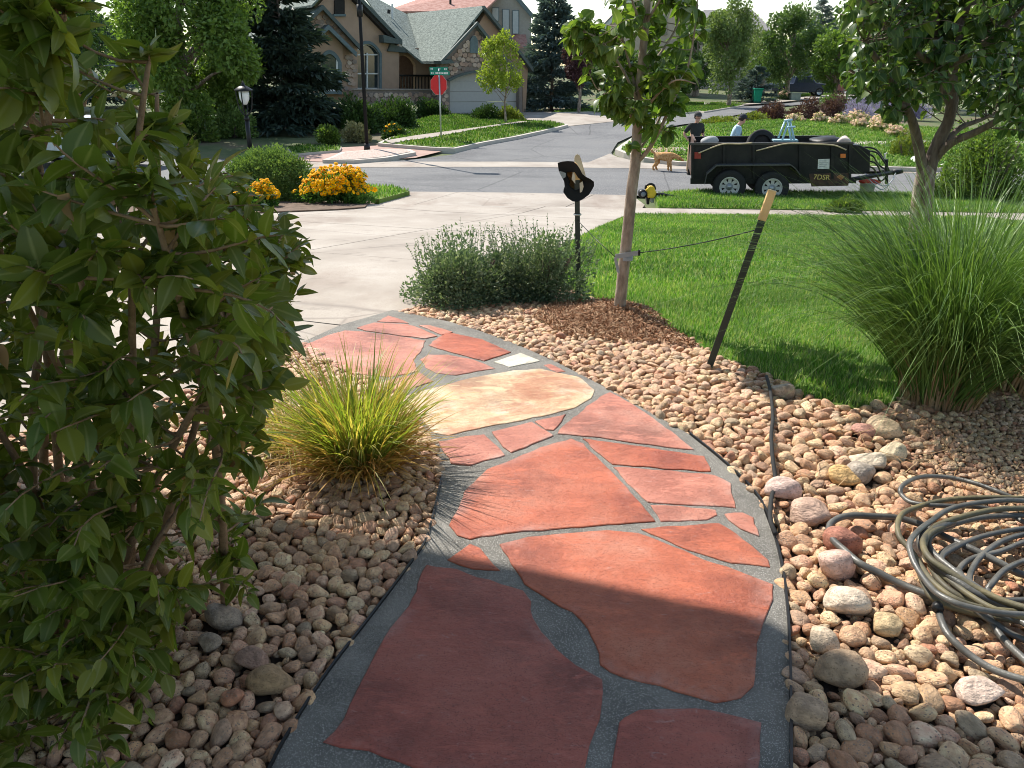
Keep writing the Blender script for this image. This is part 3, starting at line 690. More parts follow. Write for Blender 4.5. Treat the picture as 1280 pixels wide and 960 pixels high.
vg = clip(verge, (11, 0), (-1, 0)); P = scatter(vg, int(area(vg) * 1700)); blades('grass', P, np.interp(P[:, 1], [16, 17.2, 18.1], [-1.04, -1.08, -1.12]) + .015, .09, .014, .8, seed=3)
P = vis(scatter(lvp, int(area(lvp) * 500))); blades('grass', P, np.interp(P[:, 1], TX, TZ) + .1, .09, .02, .8, seed=4)
for k, (nm, h) in enumerate((('house', .14), ('inner', .1), ('spruce', .08), ('strip_left', .1), ('corner', .15), ('far', .1))):
    pl = lawn_specs[nm]; P = vis(scatter(pl, int(min(area(pl) * 160, 26000))))
    for wk in WALKS: P = P[~inpoly(P, wk)]; blades('grass', P, np.interp(P[:, 1], TX, TZ) + h, .09, .04, .8, seed=5 + k)
# ================================================================== PLANTS
def leaf_tmpl(nseg=5, w=.24, fold=.35, droop=.25, peak=.42, wave=0.0):
    vs, fs = [], []
    for i in range(nseg + 1):
        t = i / nseg
        ww = w * (math.sin(math.pi * min(t ** (math.log(.5) / math.log(peak)), 1))) ** .8 if 0 < t < 1 else .012
        z = -droop * t * t
        vs += [(-ww, t, z + fold * ww + wave * math.sin(t * 9)), (0, t, z), (ww, t, z + fold * ww - wave * math.sin(t * 9))]
    for i in range(nseg):
        a = i * 3; fs += [(a, a + 1, a + 4, a + 3), (a + 1, a + 2, a + 5, a + 4)]
    return np.array(vs), np.array(fs)
RIBA = lambda t: np.tile([0, 1, 0], len(t[0]) // 3)
def tmpl_mesh(name, t, m):
    me = bpy.data.meshes.new(name); me.from_pydata([tuple(v) for v in t[0]], [], [tuple(map(int, f)) for f in t[1]]); me.materials.append(m)
    me.polygons.foreach_set('use_smooth', [True] * len(me.polygons)); set_rib(me, RIBA(t)); return me
CARD = (np.array([(-.5, .5, .12), (0, 0, 0), (.5, .5, .12), (0, 1, -.06)]), np.array([(1, 2, 3, 0)]))

def leaves_out(root, M, L, tmpls, m, nparts=300, stuff='foliage', part='leaf', mesh_cache=None):
    """the leaves that show largest become parts, the rest one joined part"""
    n = len(L); pp = projn(L); s = np.linalg.norm(M[:, :, 1], axis=1)
    ins = (pp[:, 0] > -10) & (pp[:, 0] < 1290) & (pp[:, 1] > -10) & (pp[:, 1] < 970)
    o = np.argsort(-np.where(ins, s / pp[:, 2] ** 1.5, 0)); top, rest = o[:nparts], o[nparts:]
    var = np.arange(n) % len(tmpls); o0 = org(root)
    for i in top:
        ob = bpy.data.objects.new(part, mesh_cache[var[i]]); COL.objects.link(ob); ob.parent = root
        X = Matrix(M[i].tolist()).to_4x4(); X.translation = Vector(L[i].tolist()) - o0; ob.matrix_basis = X
    VV, FF, AA, b = [], [], [], 0
    for k in range(len(tmpls)):
        idx = rest[var[rest] == k]
        if len(idx): v, f = batch(tmpls[k][0], tmpls[k][1], M[idx], L[idx]); VV.append(v); FF.append(f + b); AA.append(np.tile(RIBA(tmpls[k]), len(idx))); b += len(v)
    if VV: npmesh(stuff, np.vstack(VV), np.vstack(FF), m, root, True, kind='stuff', attr=np.concatenate(AA))

def twigs_from(stems, targets, r, leaves_per=8, size=.09, spread=.9, up=.35, start=.35, rad=(.004, .0014), downness=.15, jitter=.25):
    """thin shoots from the nearest stem to each target, leaves in alternate pairs along them"""
    SP = np.array([p for s in stems for p in s]); mb = MB(); D, U, L, S = [], [], [], []
    for t in targets:
        t = np.array(t); d = np.linalg.norm(SP - t, axis=1) + np.where(SP[:, 2] > t[2] + .02, .35, 0)
        b = SP[np.argmin(d + r.uniform(0, .12, len(d)))]; ln = np.linalg.norm(t - b)
        c1 = b + (t - b) * .35 + np.array([0, 0, -ln * .05]) + r.normal(0, ln * .07, 3); c2_ = b + (t - b) * .75 + np.array([0, 0, ln * .08]) + r.normal(0, ln * .06, 3)
        ts = np.linspace(0, 1, 7)[:, None]
        P = (1 - ts) ** 3 * b + 3 * (1 - ts) ** 2 * ts * c1 + 3 * (1 - ts) * ts ** 2 * c2_ + ts ** 3 * t
        mb.tube(P, list(np.linspace(rad[0], rad[1], 7)), 5, False)
        k = leaves_per; side0 = r.uniform(0, 6.28)
        for j in range(k):
            f = start + (1 - start) * (j + .6) / k if j < k - 1 else 1.0
            f = min(f, 1); i = min(int(f * 6), 5); q = P[i] + (P[i + 1] - P[i]) * (f * 6 - i)
            tg = P[i + 1] - P[i]; tg = tg / max(np.linalg.norm(tg), 1e-6)
            a = side0 + (j // 2) * 1.57 + (j % 2) * math.pi; o1 = np.cross(tg, [.31, .2, .93]); o1 /= max(np.linalg.norm(o1), 1e-6); o2 = np.cross(tg, o1)
            sd = o1 * math.cos(a) + o2 * math.sin(a)
            dd = tg * (.45 if j < k - 2 else 1.0) + sd * spread * (1 if j < k - 2 else .5) + np.array([0, 0, -downness]) + r.normal(0, jitter, 3)
            D.append(dd); U.append(np.array([0, 0, 1.0]) + r.normal(0, .45, 3) + up * sd); L.append(q); S.append(size * r.uniform(.5, 1.3) * (.75 if j >= k - 2 else 1))
    return mb, np.array(D), np.array(U), np.array(L), np.array(S)
def px_targets(poly, n, y0, y1, r, zmin=.08, zmax=9, slope=0.0):
    P = scatter(poly, n * 2, r); out = []
    for x, y in P:
        Y = r.uniform(y0, y1) + slope * x
        p = atY(x, y, Y)
        if T(Y) + zmin < p.z < zmax: out.append(tuple(p))
        if len(out) >= n: break
    return out

# ---------------------------------------------------- large leafy shrub on the left
r = np.random.default_rng(21)
m_bl = leafmat('shrub_leaf', [(.085, .125, .018), (.115, .155, .022), (.145, .18, .028), (.095, .13, .026), (.22, .22, .035), (.07, .10, .018)], .40, .34, .32, rib=(.26, .27, .10))
m_bl_dry = leafmat('dry_leaf', [(.30, .17, .08), (.40, .25, .13)], .3, .8)
bush = thing('leafy_shrub', 'large dark green broad leaved shrub with woody stems filling the left side of the picture', 'shrub', (-1.45, 1.9, 0))
stems = []
bases = [(-1.25 + r.normal(0, .16), 1.75 + r.normal(0, .2)) for _ in range(20)]
tips = px_targets([(-200, -150), (90, -60), (190, 90), (320, 230), (330, 400), (280, 560), (120, 600), (-150, 600)], 20, 1.25, 2.3, r, .5, 2.6)
for (bx, by), tp in zip(bases, tips):
    b = np.array([bx, by, 0]); t = np.array(tp); mid = b * .55 + t * .45 + np.array([r.normal(0, .06), r.normal(0, .06), .12])
    P = catmull([b, mid, t], 7); stems.append([np.array(p) for p in P])
    MB().tube(P, list(np.linspace(.016, .005, len(P))), 7, True).build('stem', m_twig, bush, True)
for path in ([(110, 850, 1.42), (160, 760, 1.5), (190, 690, 1.6), (222, 640, 1.72), (260, 590, 1.85), (300, 565, 1.95)], [(45, 215, 1.35), (60, 150, 1.36), (70, 80, 1.37), (80, 20, 1.38)], [(50, 330, 1.4), (100, 280, 1.5), (150, 250, 1.6), (215, 235, 1.75)], [(172, 180, 1.75), (180, 120, 1.76), (186, 78, 1.77)]):
    P = catmull([atY(*p) for p in path], 5); stems.append([np.array(p) for p in P])
    MB().tube(P, list(np.linspace(.013 if path[0][1] > 800 else .0075, .005, len(P))), 7, True).build('stem', m_twig, bush, True)
tg = px_targets(BUSH_PX, 560, 1.15, 2.35, r, .06, 2.35) + px_targets([(-50, 600), (140, 640), (215, 840), (150, 1000), (-50, 1000)], 90, 1.2, 1.75, r, .06, .9) \
   + px_targets([(300, 220), (385, 300), (370, 420), (330, 430), (280, 300)], 46, 1.9, 2.4, r) + [tuple(atY(x, y, Y)) for x, y, Y in ((80, 12, 1.38), (186, 62, 1.77), (75, 40, 1.3), (310, 745, 1.75), (300, 700, 1.8), (150, 75, 1.8), (382, 305, 2.2), (25, 20, 1.3), (40, 90, 1.3), (215, 160, 1.8))]
mb, D, U, L, S = twigs_from(stems, tg, r, 13, .066, .9, .5, .28, downness=.02)
mb.build('twigs', m_twig, bush, True, kind='stuff')
BT = [leaf_tmpl(6, .23, .35, .38), leaf_tmpl(6, .28, .2, .16), leaf_tmpl(6, .22, .45, .42, wave=.02), leaf_tmpl(6, .25, .12, .05, wave=.015)]
leaves_out(bush, frames(D, U, S), L, BT, m_bl, 300, mesh_cache=[tmpl_mesh('leaf', t, m_bl) for t in BT])
idx = r.choice(len(L), 96, False); Ld = L[idx] + r.normal(0, .02, (96, 3))
v, f = batch(*leaf_tmpl(5, .3, .9, .6, wave=.06), frames(D[idx] + np.array([0, 0, -1.2]), randdir(96, r), S[idx] * .55), Ld)
npmesh('dry_leaves', v, f, m_bl_dry, bush, True, kind='stuff')

# ---------------------------------------------------- young street tree with stakes
m_yl = leafmat('pear_leaf', [(.058, .108, .016), (.085, .145, .022), (.115, .18, .03), (.07, .12, .028), (.16, .215, .042)], .45, .38, .4, rib=(.3, .34, .12))
r = np.random.default_rng(22)
ty = tree_base.y
tree = thing('young_tree', 'young pear tree with slim leaning trunk strapped to stakes beside the walk', 'tree', tree_base)
tp = [(772, 402), (776, 370), (780, 330), (785, 285), (790, 235), (794, 205), (796, 170), (799, 120), (803, 70), (808, 20), (811, -40), (813, -120), (815, -220)]
P = [atY(x, y, ty + .0 * i) for i, (x, y) in enumerate(tp)]; P[0].z -= .03
trad = np.interp(np.arange(len(P)), [0, 1, 5, 8, 12], [.048, .043, .037, .026, .012])
MB().tube(catmull(P, 4), list(np.interp(np.linspace(0, 12, 49), np.arange(13), trad)), 12).build('trunk', m_bark_young, tree, True)
stems = [[np.array(p) for p in catmull(P[5:], 4)]]
brs = [[(796, 203, 0), (812, 185, -.05), (828, 155, -.1), (842, 125, -.12), (858, 90, -.15), (868, 40, -.2), (874, -30, -.2)], [(794, 200, 0), (800, 185, .08), (815, 165, .15), (832, 130, .22), (850, 70, .3)],
       [(798, 130, 0), (780, 90, -.12), (755, 55, -.22), (730, 40, -.28), (714, 44, -.3)], [(799, 125, 0), (784, 70, .1), (772, 20, .15), (765, -60, .2)], [(801, 95, 0), (830, 60, .15), (850, 20, .2), (862, -60, .25)],
       [(797, 155, 0), (775, 130, -.1), (757, 120, -.18), (750, 115, -.2)], [(805, 40, 0), (790, 0, -.2), (776, -60, -.3)], [(806, 30, 0), (835, -20, -.15), (850, -90, -.2)], [(797, 150, 0), (820, 120, -.25), (845, 100, -.4), (870, 105, -.45)]]
for k, b in enumerate(brs):
    Q = catmull([atY(x, y, ty + d) for x, y, d in b], 5); stems.append([np.array(q) for q in Q])
    MB().tube(Q, list(np.linspace(.017 if k < 2 else .011, .003, len(Q))), 7).build('branch', m_bark_young, tree, True)
tg = px_targets([(735, 30), (760, -10), (885, -10), (890, 50), (868, 95), (846, 132), (828, 158), (812, 162), (806, 150), (790, 150), (770, 130), (750, 95)], 86, ty - .42, ty + .42, r) \
   + px_targets([(805, 95), (866, 85), (846, 138), (830, 162), (812, 158)], 24, ty - .35, ty + .3, r) \
   + px_targets([(706, 28), (735, 18), (748, 60), (730, 80), (708, 55)], 20, ty - .4, ty - .1, r) + px_targets([(742, 95), (780, 85), (785, 150), (750, 135)], 17, ty - .3, ty + .2, r) \
   + px_targets([(745, -220), (890, -220), (890, 0), (735, 0)], 50, ty - .4, ty + .4, r) + [tuple(atY(786, 182, ty - .1)), tuple(atY(752, 124, ty - .2)), tuple(atY(838, 165, ty - .15))]
mb, D, U, L, S = twigs_from(stems, tg, r, 8, .086, .8, .3, .35, (.0035, .0015), .40, .3)
mb.build('twigs', m_bark_young, tree, True, kind='stuff')
PT = [leaf_tmpl(6, .36, .28, .40, .44), leaf_tmpl(6, .40, .18, .22, .46), leaf_tmpl(6, .33, .5, .6, .42, .02)]
leaves_out(tree, frames(D, U, S), L, PT, m_yl, 300, mesh_cache=[tmpl_mesh('leaf', t, m_yl) for t in PT])

# ---------------------------------------------------- dark multi limbed tree on the right
m_rl = leafmat('dark_pear_leaf', [(.030, .062, .018), (.042, .085, .022), (.06, .11, .028), (.045, .08, .022), (.14, .19, .04)], .36, .38, .4, rib=(.18, .22, .09))
r = np.random.default_rng(23); RY = 6.6
rt = thing('spreading_tree', 'spreading tree with forked trunk and dark glossy leaves behind the tall ornamental grass', 'tree', (atY(1150, 330, RY).x, RY, T(RY)))
b0 = atY(1152, 340, RY); b0.z = T(RY) - .03
tr = [b0, atY(1150, 290, RY), atY(1153, 250, RY), atY(1156, 222, RY), atY(1160, 203, RY)]
MB().tube(catmull(tr, 5), list(np.linspace(.100, .080, 14)) + [.077, .073, .068, .07, .058, .042, .02], 14).build('trunk', m_bark, rt, True)
rb = [([(1152, 236, 0), (1153, 212, 0), (1149, 188, -.05), (1143, 160, -.1), (1134, 135, -.15), (1120, 110, -.2), (1100, 80, -.3), (1080, 50, -.4)], .050), ([(1157, 236, 0), (1163, 205, 0), (1174, 175, 0), (1186, 150, 0), (1190, 120, 0), (1192, 85, 0), (1200, 40, .1), (1204, -30, .2)], .062),
      ([(1190, 130, 0), (1178, 100, .1), (1172, 60, .2), (1168, 0, .3), (1160, -80, .3)], .045), ([(1160, 226, 0), (1168, 200, 0), (1190, 178, -.1), (1220, 165, -.2), (1250, 148, -.3), (1285, 120, -.4), (1330, 80, -.5)], .042),
      ([(1180, 180, .1), (1200, 160, .2), (1225, 150, .3), (1270, 130, .5)], .03), ([(1192, 85, 0), (1220, 60, -.2), (1250, 40, -.3), (1285, 0, -.4)], .035), ([(1175, 90, .1), (1140, 60, 0), (1110, 30, -.1), (1080, -10, -.2)], .03),
      ([(1134, 135, -.15), (1118, 128, -.3), (1090, 118, -.4)], .02), ([(1172, 60, .2), (1130, 10, .3), (1100, -60, .4)], .03), ([(1204, 20, .1), (1240, -40, 0), (1270, -90, 0)], .03), ([(1120, 112, -.2), (1085, 100, -.1), (1050, 80, 0)], .018)]
stems = []
for b, r0 in rb:
    Q = catmull([atY(x, y, RY + d) for x, y, d in b], 5); stems.append([np.array(q) for q in Q[4:]])
    MB().tube(Q, list(np.linspace(r0, r0 * .35, len(Q))), 9).build('branch', m_bark_dark, rt, True)
tg = px_targets([(1036, -20), (1040, 40), (1046, 90), (1065, 125), (1095, 140), (1118, 150), (1128, 128), (1160, 120), (1200, 130), (1240, 130), (1290, 180), (1330, 100), (1330, -60), (1040, -60)], 230, RY - 1.0, RY + .9, r) \
   + px_targets([(1080, -10), (1290, -10), (1290, 90), (1085, 90)], 130, RY - .2, RY + 1.2, r) + px_targets([(1100, 130), (1120, 130), (1125, 160), (1112, 165)], 4, RY - .3, RY, r) + px_targets([(1020, -260), (1360, -260), (1360, -20), (1020, -20)], 90, RY - 1.0, RY + 1.0, r)
mb, D, U, L, S = twigs_from(stems, tg, r, 10, .088, .85, .3, .3, (.005, .002), .45, .3)
mb.build('twigs', m_bark_dark, rt, True, kind='stuff')
leaves_out(rt, frames(D, U, S), L, PT, m_rl, 300, mesh_cache=[tmpl_mesh('leaf', t, m_rl) for t in PT])

# ---------------------------------------------------- grasses
def arching(N, base, spread0, ln, wd, az, out, r, seg=7, el=(55, 88), sag=.5, pw=2.2):
    """N arching blades as ribbons"""
    a = r.uniform(0, 6.28, N) if az is None else az
    rad = spread0 * np.sqrt(r.random(N)); B = np.stack([base[0] + rad * np.cos(a), base[1] + rad * np.sin(a), np.full(N, base[2])], 1)
    a = a + r.normal(0, .5, N); l = ln * r.uniform(.55, 1.15, N); e = np.radians(r.uniform(el[0], el[1], N)); sg = sag * r.uniform(.4, 1.5, N)
    t = np.linspace(0, 1, seg + 1)[None]; h = (l * np.cos(e))[:, None] * t + (l * sg * .6)[:, None] * t ** pw; z = (l * np.sin(e))[:, None] * t - (l * sg * .62)[:, None] * t ** (pw + .3)
    X = np.stack([B[:, :1] + np.cos(a)[:, None] * h, B[:, 1:2] + np.sin(a)[:, None] * h, B[:, 2:] + z], 2)
    pa = a + r.normal(0, .7, N); W = np.stack([-np.sin(pa), np.cos(pa), r.normal(0, .3, N)], 1)[:, None, :] * (wd * r.uniform(.6, 1.3, N)[:, None] * (1 - t ** 2.5 * .92) / 2)[..., None]
    V = np.stack([X - W, X + W], 2).reshape(-1, 3); i = np.arange(seg); f = np.stack([2 * i, 2 * i + 1, 2 * i + 3, 2 * i + 2], 1)
    return V, (f[None] + (np.arange(N) * 2 * (seg + 1))[:, None, None]).reshape(-1, 4)
m_mg = leafmat('maiden_grass', [(.055, .115, .022), (.08, .15, .03), (.11, .19, .042), (.17, .25, .08), (.06, .12, .026), (.10, .17, .035)], .28, .45, .3)
m_straw = leafmat('dry_straw', [(.34, .20, .10), (.44, .30, .17), (.28, .15, .08), (.5, .37, .22)], .25, .8)
r = np.random.default_rng(31); gb = at(1172, 500)
mg = thing('ornamental_grass', 'tall arching green ornamental grass clump at the edge of the lawn', 'ornamental grass', gb)
gN = 3600; az = r.uniform(0, 6.28, gN)
v, f = arching(gN, gb, .16, 1.42, .0058, az, 0, r, 8, (55, 90), .52, 3.0); npmesh('blades', v, f, m_mg, mg, False, kind='stuff')
v, f = arching(170, gb, .18, 1.2, .006, None, 0, r, 8, (58, 74), .8, 3.0); npmesh('blades', v, f, m_mg, mg, False, kind='stuff')
v, f = arching(1300, gb, .19, .44, .008, None, 0, r, 4, (70, 90), .15); npmesh('dry_stalks', v, f, m_straw, mg, False, kind='stuff')
gb2 = at(1262, 478)
mg2 = thing('ornamental_grass', 'second ornamental grass clump with dry tan stalks at its foot by the right edge', 'ornamental grass', gb2)
v, f = arching(1700, gb2, .18, 1.15, .0058, None, 0, r, 8, (60, 90), .6, 3.2); npmesh('blades', v, f, m_mg, mg2, False, kind='stuff')
v, f = arching(800, gb2, .25, .36, .010, None, 0, r, 4, (70, 92), .15); npmesh('dry_stalks', v, f, m_straw, mg2, False, kind='stuff')
sp = scatter([(gb2.x - .45, gb2.y - .2), (gb2.x + .5, gb2.y - .2), (gb2.x + .5, gb2.y + .3), (gb2.x - .45, gb2.y + .3)], 500, r)
Lz = np.stack([sp[:, 0], sp[:, 1], T(gb2.y) + r.uniform(.22, .5, 500)], 1); v, f = batch(*CARD, frames(randdir(500, r), randdir(500, r), np.full(500, .018)), Lz)
npmesh('seed_heads', v, f, leafmat('pale_seed', [(.55, .42, .33), (.66, .55, .45)], .2, .8), mg2, kind='stuff')

lit = scatter(pxpoly([(1010, 515), (1270, 500), (1280, 620), (1000, 610)]), 70, r); n_ = len(lit); yw = r.uniform(0, 6.28, n_)
v, f = batch(np.array([(-.5, 0, 0), (.5, 0, 0), (.4, 1, .04), (-.4, 1, .04)]), np.array([(0, 1, 2, 3)]), rot_np(yw, r.normal(0, .1, n_), r.normal(0, .2, n_)) * np.stack([np.full(n_, .004), r.uniform(.06, .22, n_), np.full(n_, .05)], 1)[:, None, :], np.stack([lit[:, 0], lit[:, 1], np.interp(lit[:, 1], TX, TZ) + .045], 1))
npmesh('straw_litter', v, f, m_straw, kind='stuff')
m_sg = leafmat('sedge', [(.14, .20, .03), (.22, .27, .045), (.36, .36, .07), (.17, .23, .035), (.50, .40, .12), (.42, .27, .08)], .4, .45, .4)
sb = at(450, 584)
sg_ = thing('sedge_clump', 'yellow green grass tuft with dry orange base between walk and leafy shrub', 'grass tuft', sb)
v, f = arching(950, sb, .12, .57, .0082, None, 0, r, 7, (58, 90), .42); npmesh('blades', v, f, m_sg, sg_, False, kind='stuff')
v, f = arching(560, sb, .15, .38, .0075, None, 0, r, 7, (42, 75), .6); npmesh('blades', v, f, leafmat('sedge_dry', [(.42, .22, .06), (.5, .33, .1), (.34, .16, .05), (.3, .3, .08)], .35, .6), sg_, False, kind='stuff')
v, f = arching(260, sb, .20, .24, .006, None, 0, r, 5, (20, 70), .5); npmesh('dry_stalks', v, f, m_straw, sg_, False, kind='stuff')
sb3 = at(372, 560); sg3 = thing('sedge_clump', 'small yellowish grass tuft half hidden by the leafy shrub branches', 'grass tuft', sb3)
v, f = arching(330, sb3, .12, .36, .0065, None, 0, r, 6, (45, 85), .6); npmesh('blades', v, f, m_sg, sg3, False, kind='stuff')

# ---------------------------------------------------- generic shrubs
def mound(name, label, cat, c, rx, ry, h, n, size, m, r, lobes=26, group=None, base=.0, part='foliage', flow=None, asp=.55, lob=.22, upb=.5, stems=True, shell=(.35, .85)):
    """leafy mound: many small leaves spread over overlapping lobes of an uneven dome"""
    o = thing(name, label, cat, c, group) if isinstance(name, str) else name
    d = randdir(lobes, r); d[:, 2] = np.abs(d[:, 2]) * .9; cc = d * r.uniform(*shell, (lobes, 1)); k = r.integers(0, lobes, n)
    q = randdir(n, r); rad = lob * 1.5 * r.random(n) ** .4; p = cc[k] + q * (rad * r.uniform(.7, 1.2, lobes)[k])[:, None]
    p[:, 2] = np.abs(p[:, 2]); P = p * np.array([rx, ry, h]) + np.array([c[0], c[1], c[2] + base])
    D = norm(p) * .6 + q * .6 + np.array([0, 0, upb * .6]) + r.normal(0, .45, (n, 3))
    S = size * r.uniform(.6, 1.3, n); M = frames(D, randdir(n, r) + q * .8, np.stack([S * asp, S, S], 1))
    v, f = batch(*CARD, M, P); npmesh(part, v, f, m, o, False, kind='stuff')
    if flow:
        fn, fs, fm, fl, prt = flow
        i = r.choice(np.where(p[:, 2] > fl)[0], fn); F = P[i] + norm(p[i]) * np.array([rx, ry, h]) * .10 + r.normal(0, .02, (fn, 3))
        a = np.arange(6) * 1.047; tv = np.vstack([[(0, 0, .25)], np.stack([np.cos(a), np.sin(a), 0 * a], 1)]); tf = np.array([(0, 1 + j, 1 + (j + 1) % 6) for j in range(6)])
        tilt = norm(p[i] + np.array([.0, -.6, .6]) + r.normal(0, .35, (fn, 3))); X = norm(np.cross(tilt, [.1, .9, .2])); Y = np.cross(tilt, X)
        s = fs * r.uniform(.7, 1.2, fn); v, f = batch(tv, tf, np.stack([X, Y, tilt], 2) * s[:, None, None], F); npmesh(prt, v, f, fm, o, kind='stuff')
        if prt == 'flowers':
            v, f = batch(tv, tf, np.stack([X, Y, tilt], 2) * (s * .24)[:, None, None], F + tilt * (s * .3)[:, None]); npmesh('flower_eyes', v, f, m_bark_dark, o, kind='stuff')
    if stems:
        mb = MB()
        for _ in range(9):
            a = r.uniform(0, 6.28); mb.tube([(c[0] + .1 * rx * math.cos(a), c[1] + .1 * ry * math.sin(a), c[2] - .05), (c[0] + .5 * rx * math.cos(a), c[1] + .5 * ry * math.sin(a), c[2] + base + .6 * h)], [.03 * h, .008], 5)
        mb.build('stems', m_bark_dark, o)
    return o
def base_at(px, py, off=0): p = at(px, py, off); return (p.x, p.y, p.z)
def wpx(npx, p): return npx / FPX * proj(p)[2]
m_spirea = leafmat('blue_mist_leaf', [(.085, .135, .075), (.12, .18, .10), (.18, .24, .15), (.09, .145, .08), (.33, .37, .27)], .25, .6)
r = np.random.default_rng(41)
for px, py, w, h, lab in ((578, 388, 150, .52, 'grey green leafy shrub with upright spikes beside the driveway, left of the pair'), (680, 383, 140, .56, 'grey green leafy shrub with upright spikes just left of the black post')):
    c = base_at(px, py); c = (c[0], c[1] + .28, c[2]); o = mound('spirea_shrub', lab, 'shrub', c, wpx(w, c) / 2, .42, h * 1.05, 13000, .031, m_spirea, r, 34, 'grey green shrubs by the driveway', lob=.24)
    N = 70; a = r.uniform(0, 6.28, N); q = np.sqrt(r.random(N)) * .85; mbs = MB(); LP, LD = [], []
    for i in range(N):
        rx = wpx(w, c) / 2; b = Vector((c[0] + q[i] * rx * math.cos(a[i]), c[1] + q[i] * .42 * math.sin(a[i]), c[2] + h * .5)); tip = b + Vector((.07 * math.cos(a[i]) + r.normal(0, .03), .05 * math.sin(a[i]), h * r.uniform(.42, .68) * (1.15 - q[i] * .5)))
        mbs.tube([b, tip], [.003, .0012], 4, False)
        for k in range(18):
            t = k / 17; LP.append(b.lerp(tip, t)); LD.append((r.normal(), r.normal(), .7))
    mbs.build('spikes', m_spirea, o); LP = np.array([p[:] for p in LP]); n = len(LP)
    v, f = batch(*CARD, frames(np.array(LD), randdir(n, r), np.stack([np.full(n, .012), r.uniform(.014, .026, n), np.full(n, .02)], 1)), LP); npmesh('spike_leaves', v, f, m_spirea, o, kind='stuff')

m_jun = leafmat('juniper', [(.10, .17, .04), (.14, .22, .055), (.20, .28, .08), (.08, .14, .04)], .2, .6)
m_yf = leafmat('yellow_petals', [(.84, .37, .0), (.88, .46, .0), (.80, .30, .0)], .15, .8, .1)
m_fol = leafmat('flower_foliage', [(.05, .12, .02), (.08, .17, .03), (.12, .22, .04)], .3, .55)
c = base_at(322, 254); c = (c[0], c[1] + 1.0, c[2]); mound('juniper_shrub', 'rounded clipped green evergreen shrub behind the yellow flowers', 'shrub', c, wpx(122, c) / 2, .95, 1.15, 34000, .060, m_jun, r, 190, lob=.13, shell=(.74, .90))
c = base_at(410, 257); c = (c[0], c[1] + .55, c[2]); mound('coneflower_clump', 'big mound of golden yellow flowers at the driveway edge', 'flowers', c, wpx(98, c) / 2 * 1.02, .6, .72, 7000, .075, m_fol, r, 30, 'golden flower clumps', flow=(1700, .046, m_yf, .30, 'flowers'))
c = base_at(322, 260); c = (c[0], c[1] + .25, c[2]); mound('coneflower_clump', 'smaller clump of golden orange flowers in front of the rounded evergreen shrub', 'flowers', c, wpx(74, c) / 2, .35, .5, 3000, .075, m_fol, r, 20, 'golden flower clumps', flow=(600, .045, m_yf, .35, 'flowers'))

m_hedge = leafmat('hedge_leaf', [(.03, .06, .015), (.045, .085, .02), (.06, .11, .03)], .2, .5)
m_gold = leafmat('golden_hedge', [(.10, .15, .02), (.17, .21, .03), (.24, .26, .04), (.08, .13, .02)], .25, .55)
m_barb = leafmat('barberry', [(.075, .03, .035), (.11, .05, .05), (.14, .08, .075), (.06, .03, .03)], .2, .6)
m_sage = leafmat('russian_sage', [(.27, .22, .48), (.36, .30, .60), (.25, .27, .30), (.45, .38, .68)], .2, .7)
m_sed = leafmat('sedum_leaf', [(.20, .26, .08), (.28, .33, .12), (.16, .22, .07)], .25, .6)
m_sedf = leafmat('sedum_head', [(.62, .40, .26), (.66, .47, .32), (.58, .34, .24), (.6, .5, .3)], .2, .7)
m_big = leafmat('big_shrub_leaf', [(.06, .11, .02), (.09, .15, .028), (.14, .20, .04), (.05, .09, .018), (.2, .26, .06)], .35, .4, .5)
def shrub(px, pybase, w, hpx, label, m, n, size, name='shrub', depth=None, group=None, cat='shrub', **k):
    c = base_at(px, pybase); d = depth or wpx(w, c) / 2 * .8; c = (c[0], c[1] + d * .8, T(c[1] + d * .8)); h = hpx / FPX * proj(c)[2] / .95
    return mound(name, label, cat, c, wpx(w, c) / 2, d, h, n, size, m, r, group=group, **k)
# in front of the opposite house
shrub(446, 166, 62, 40, 'dark rounded shrub under the arched window of the house', m_hedge, 5000, .17, group='shrubs before the house')
shrub(488, 164, 66, 42, 'dark tall shrub between the lamp mast and the stop sign', m_hedge, 5000, .17, group='shrubs before the house')
shrub(538, 147, 52, 20, 'low dark hedge shrub against the stone entry wall', m_hedge, 3000, .17, group='shrubs before the house')
shrub(408, 179, 34, 22, 'small green shrub left of the tall lamp mast', m_big, 2500, .12, group='shrubs before the house')
shrub(442, 177, 36, 22, 'tan grassy shrub right beside the lamp mast', leafmat('tan_shrub', [(.26, .24, .12), (.36, .32, .18), (.2, .2, .09)], .25, .7), 2500, .13, group='shrubs before the house')
shrub(493, 174, 36, 18, 'dark shrub with a few orange blooms near the corner lawn', m_hedge, 2200, .13, group='shrubs before the house', flow=(40, .07, m_yf, .4, 'blooms'))
shrub(608, 152, 44, 22, 'green shrub on the lawn before the garage door', m_hedge, 3000, .13, group='shrubs before the garage')
shrub(637, 152, 36, 20, 'golden yellow shrub around the foot of the slim yellow tree', m_gold, 3000, .13, group='shrubs before the garage')
shrub(285, 172, 60, 40, 'pale green loose shrub left of the lantern post', m_jun, 3500, .16)
shrub(230, 178, 70, 46, 'olive green shrub behind the leafy shrub, under the broad tree', m_big, 3500, .18)
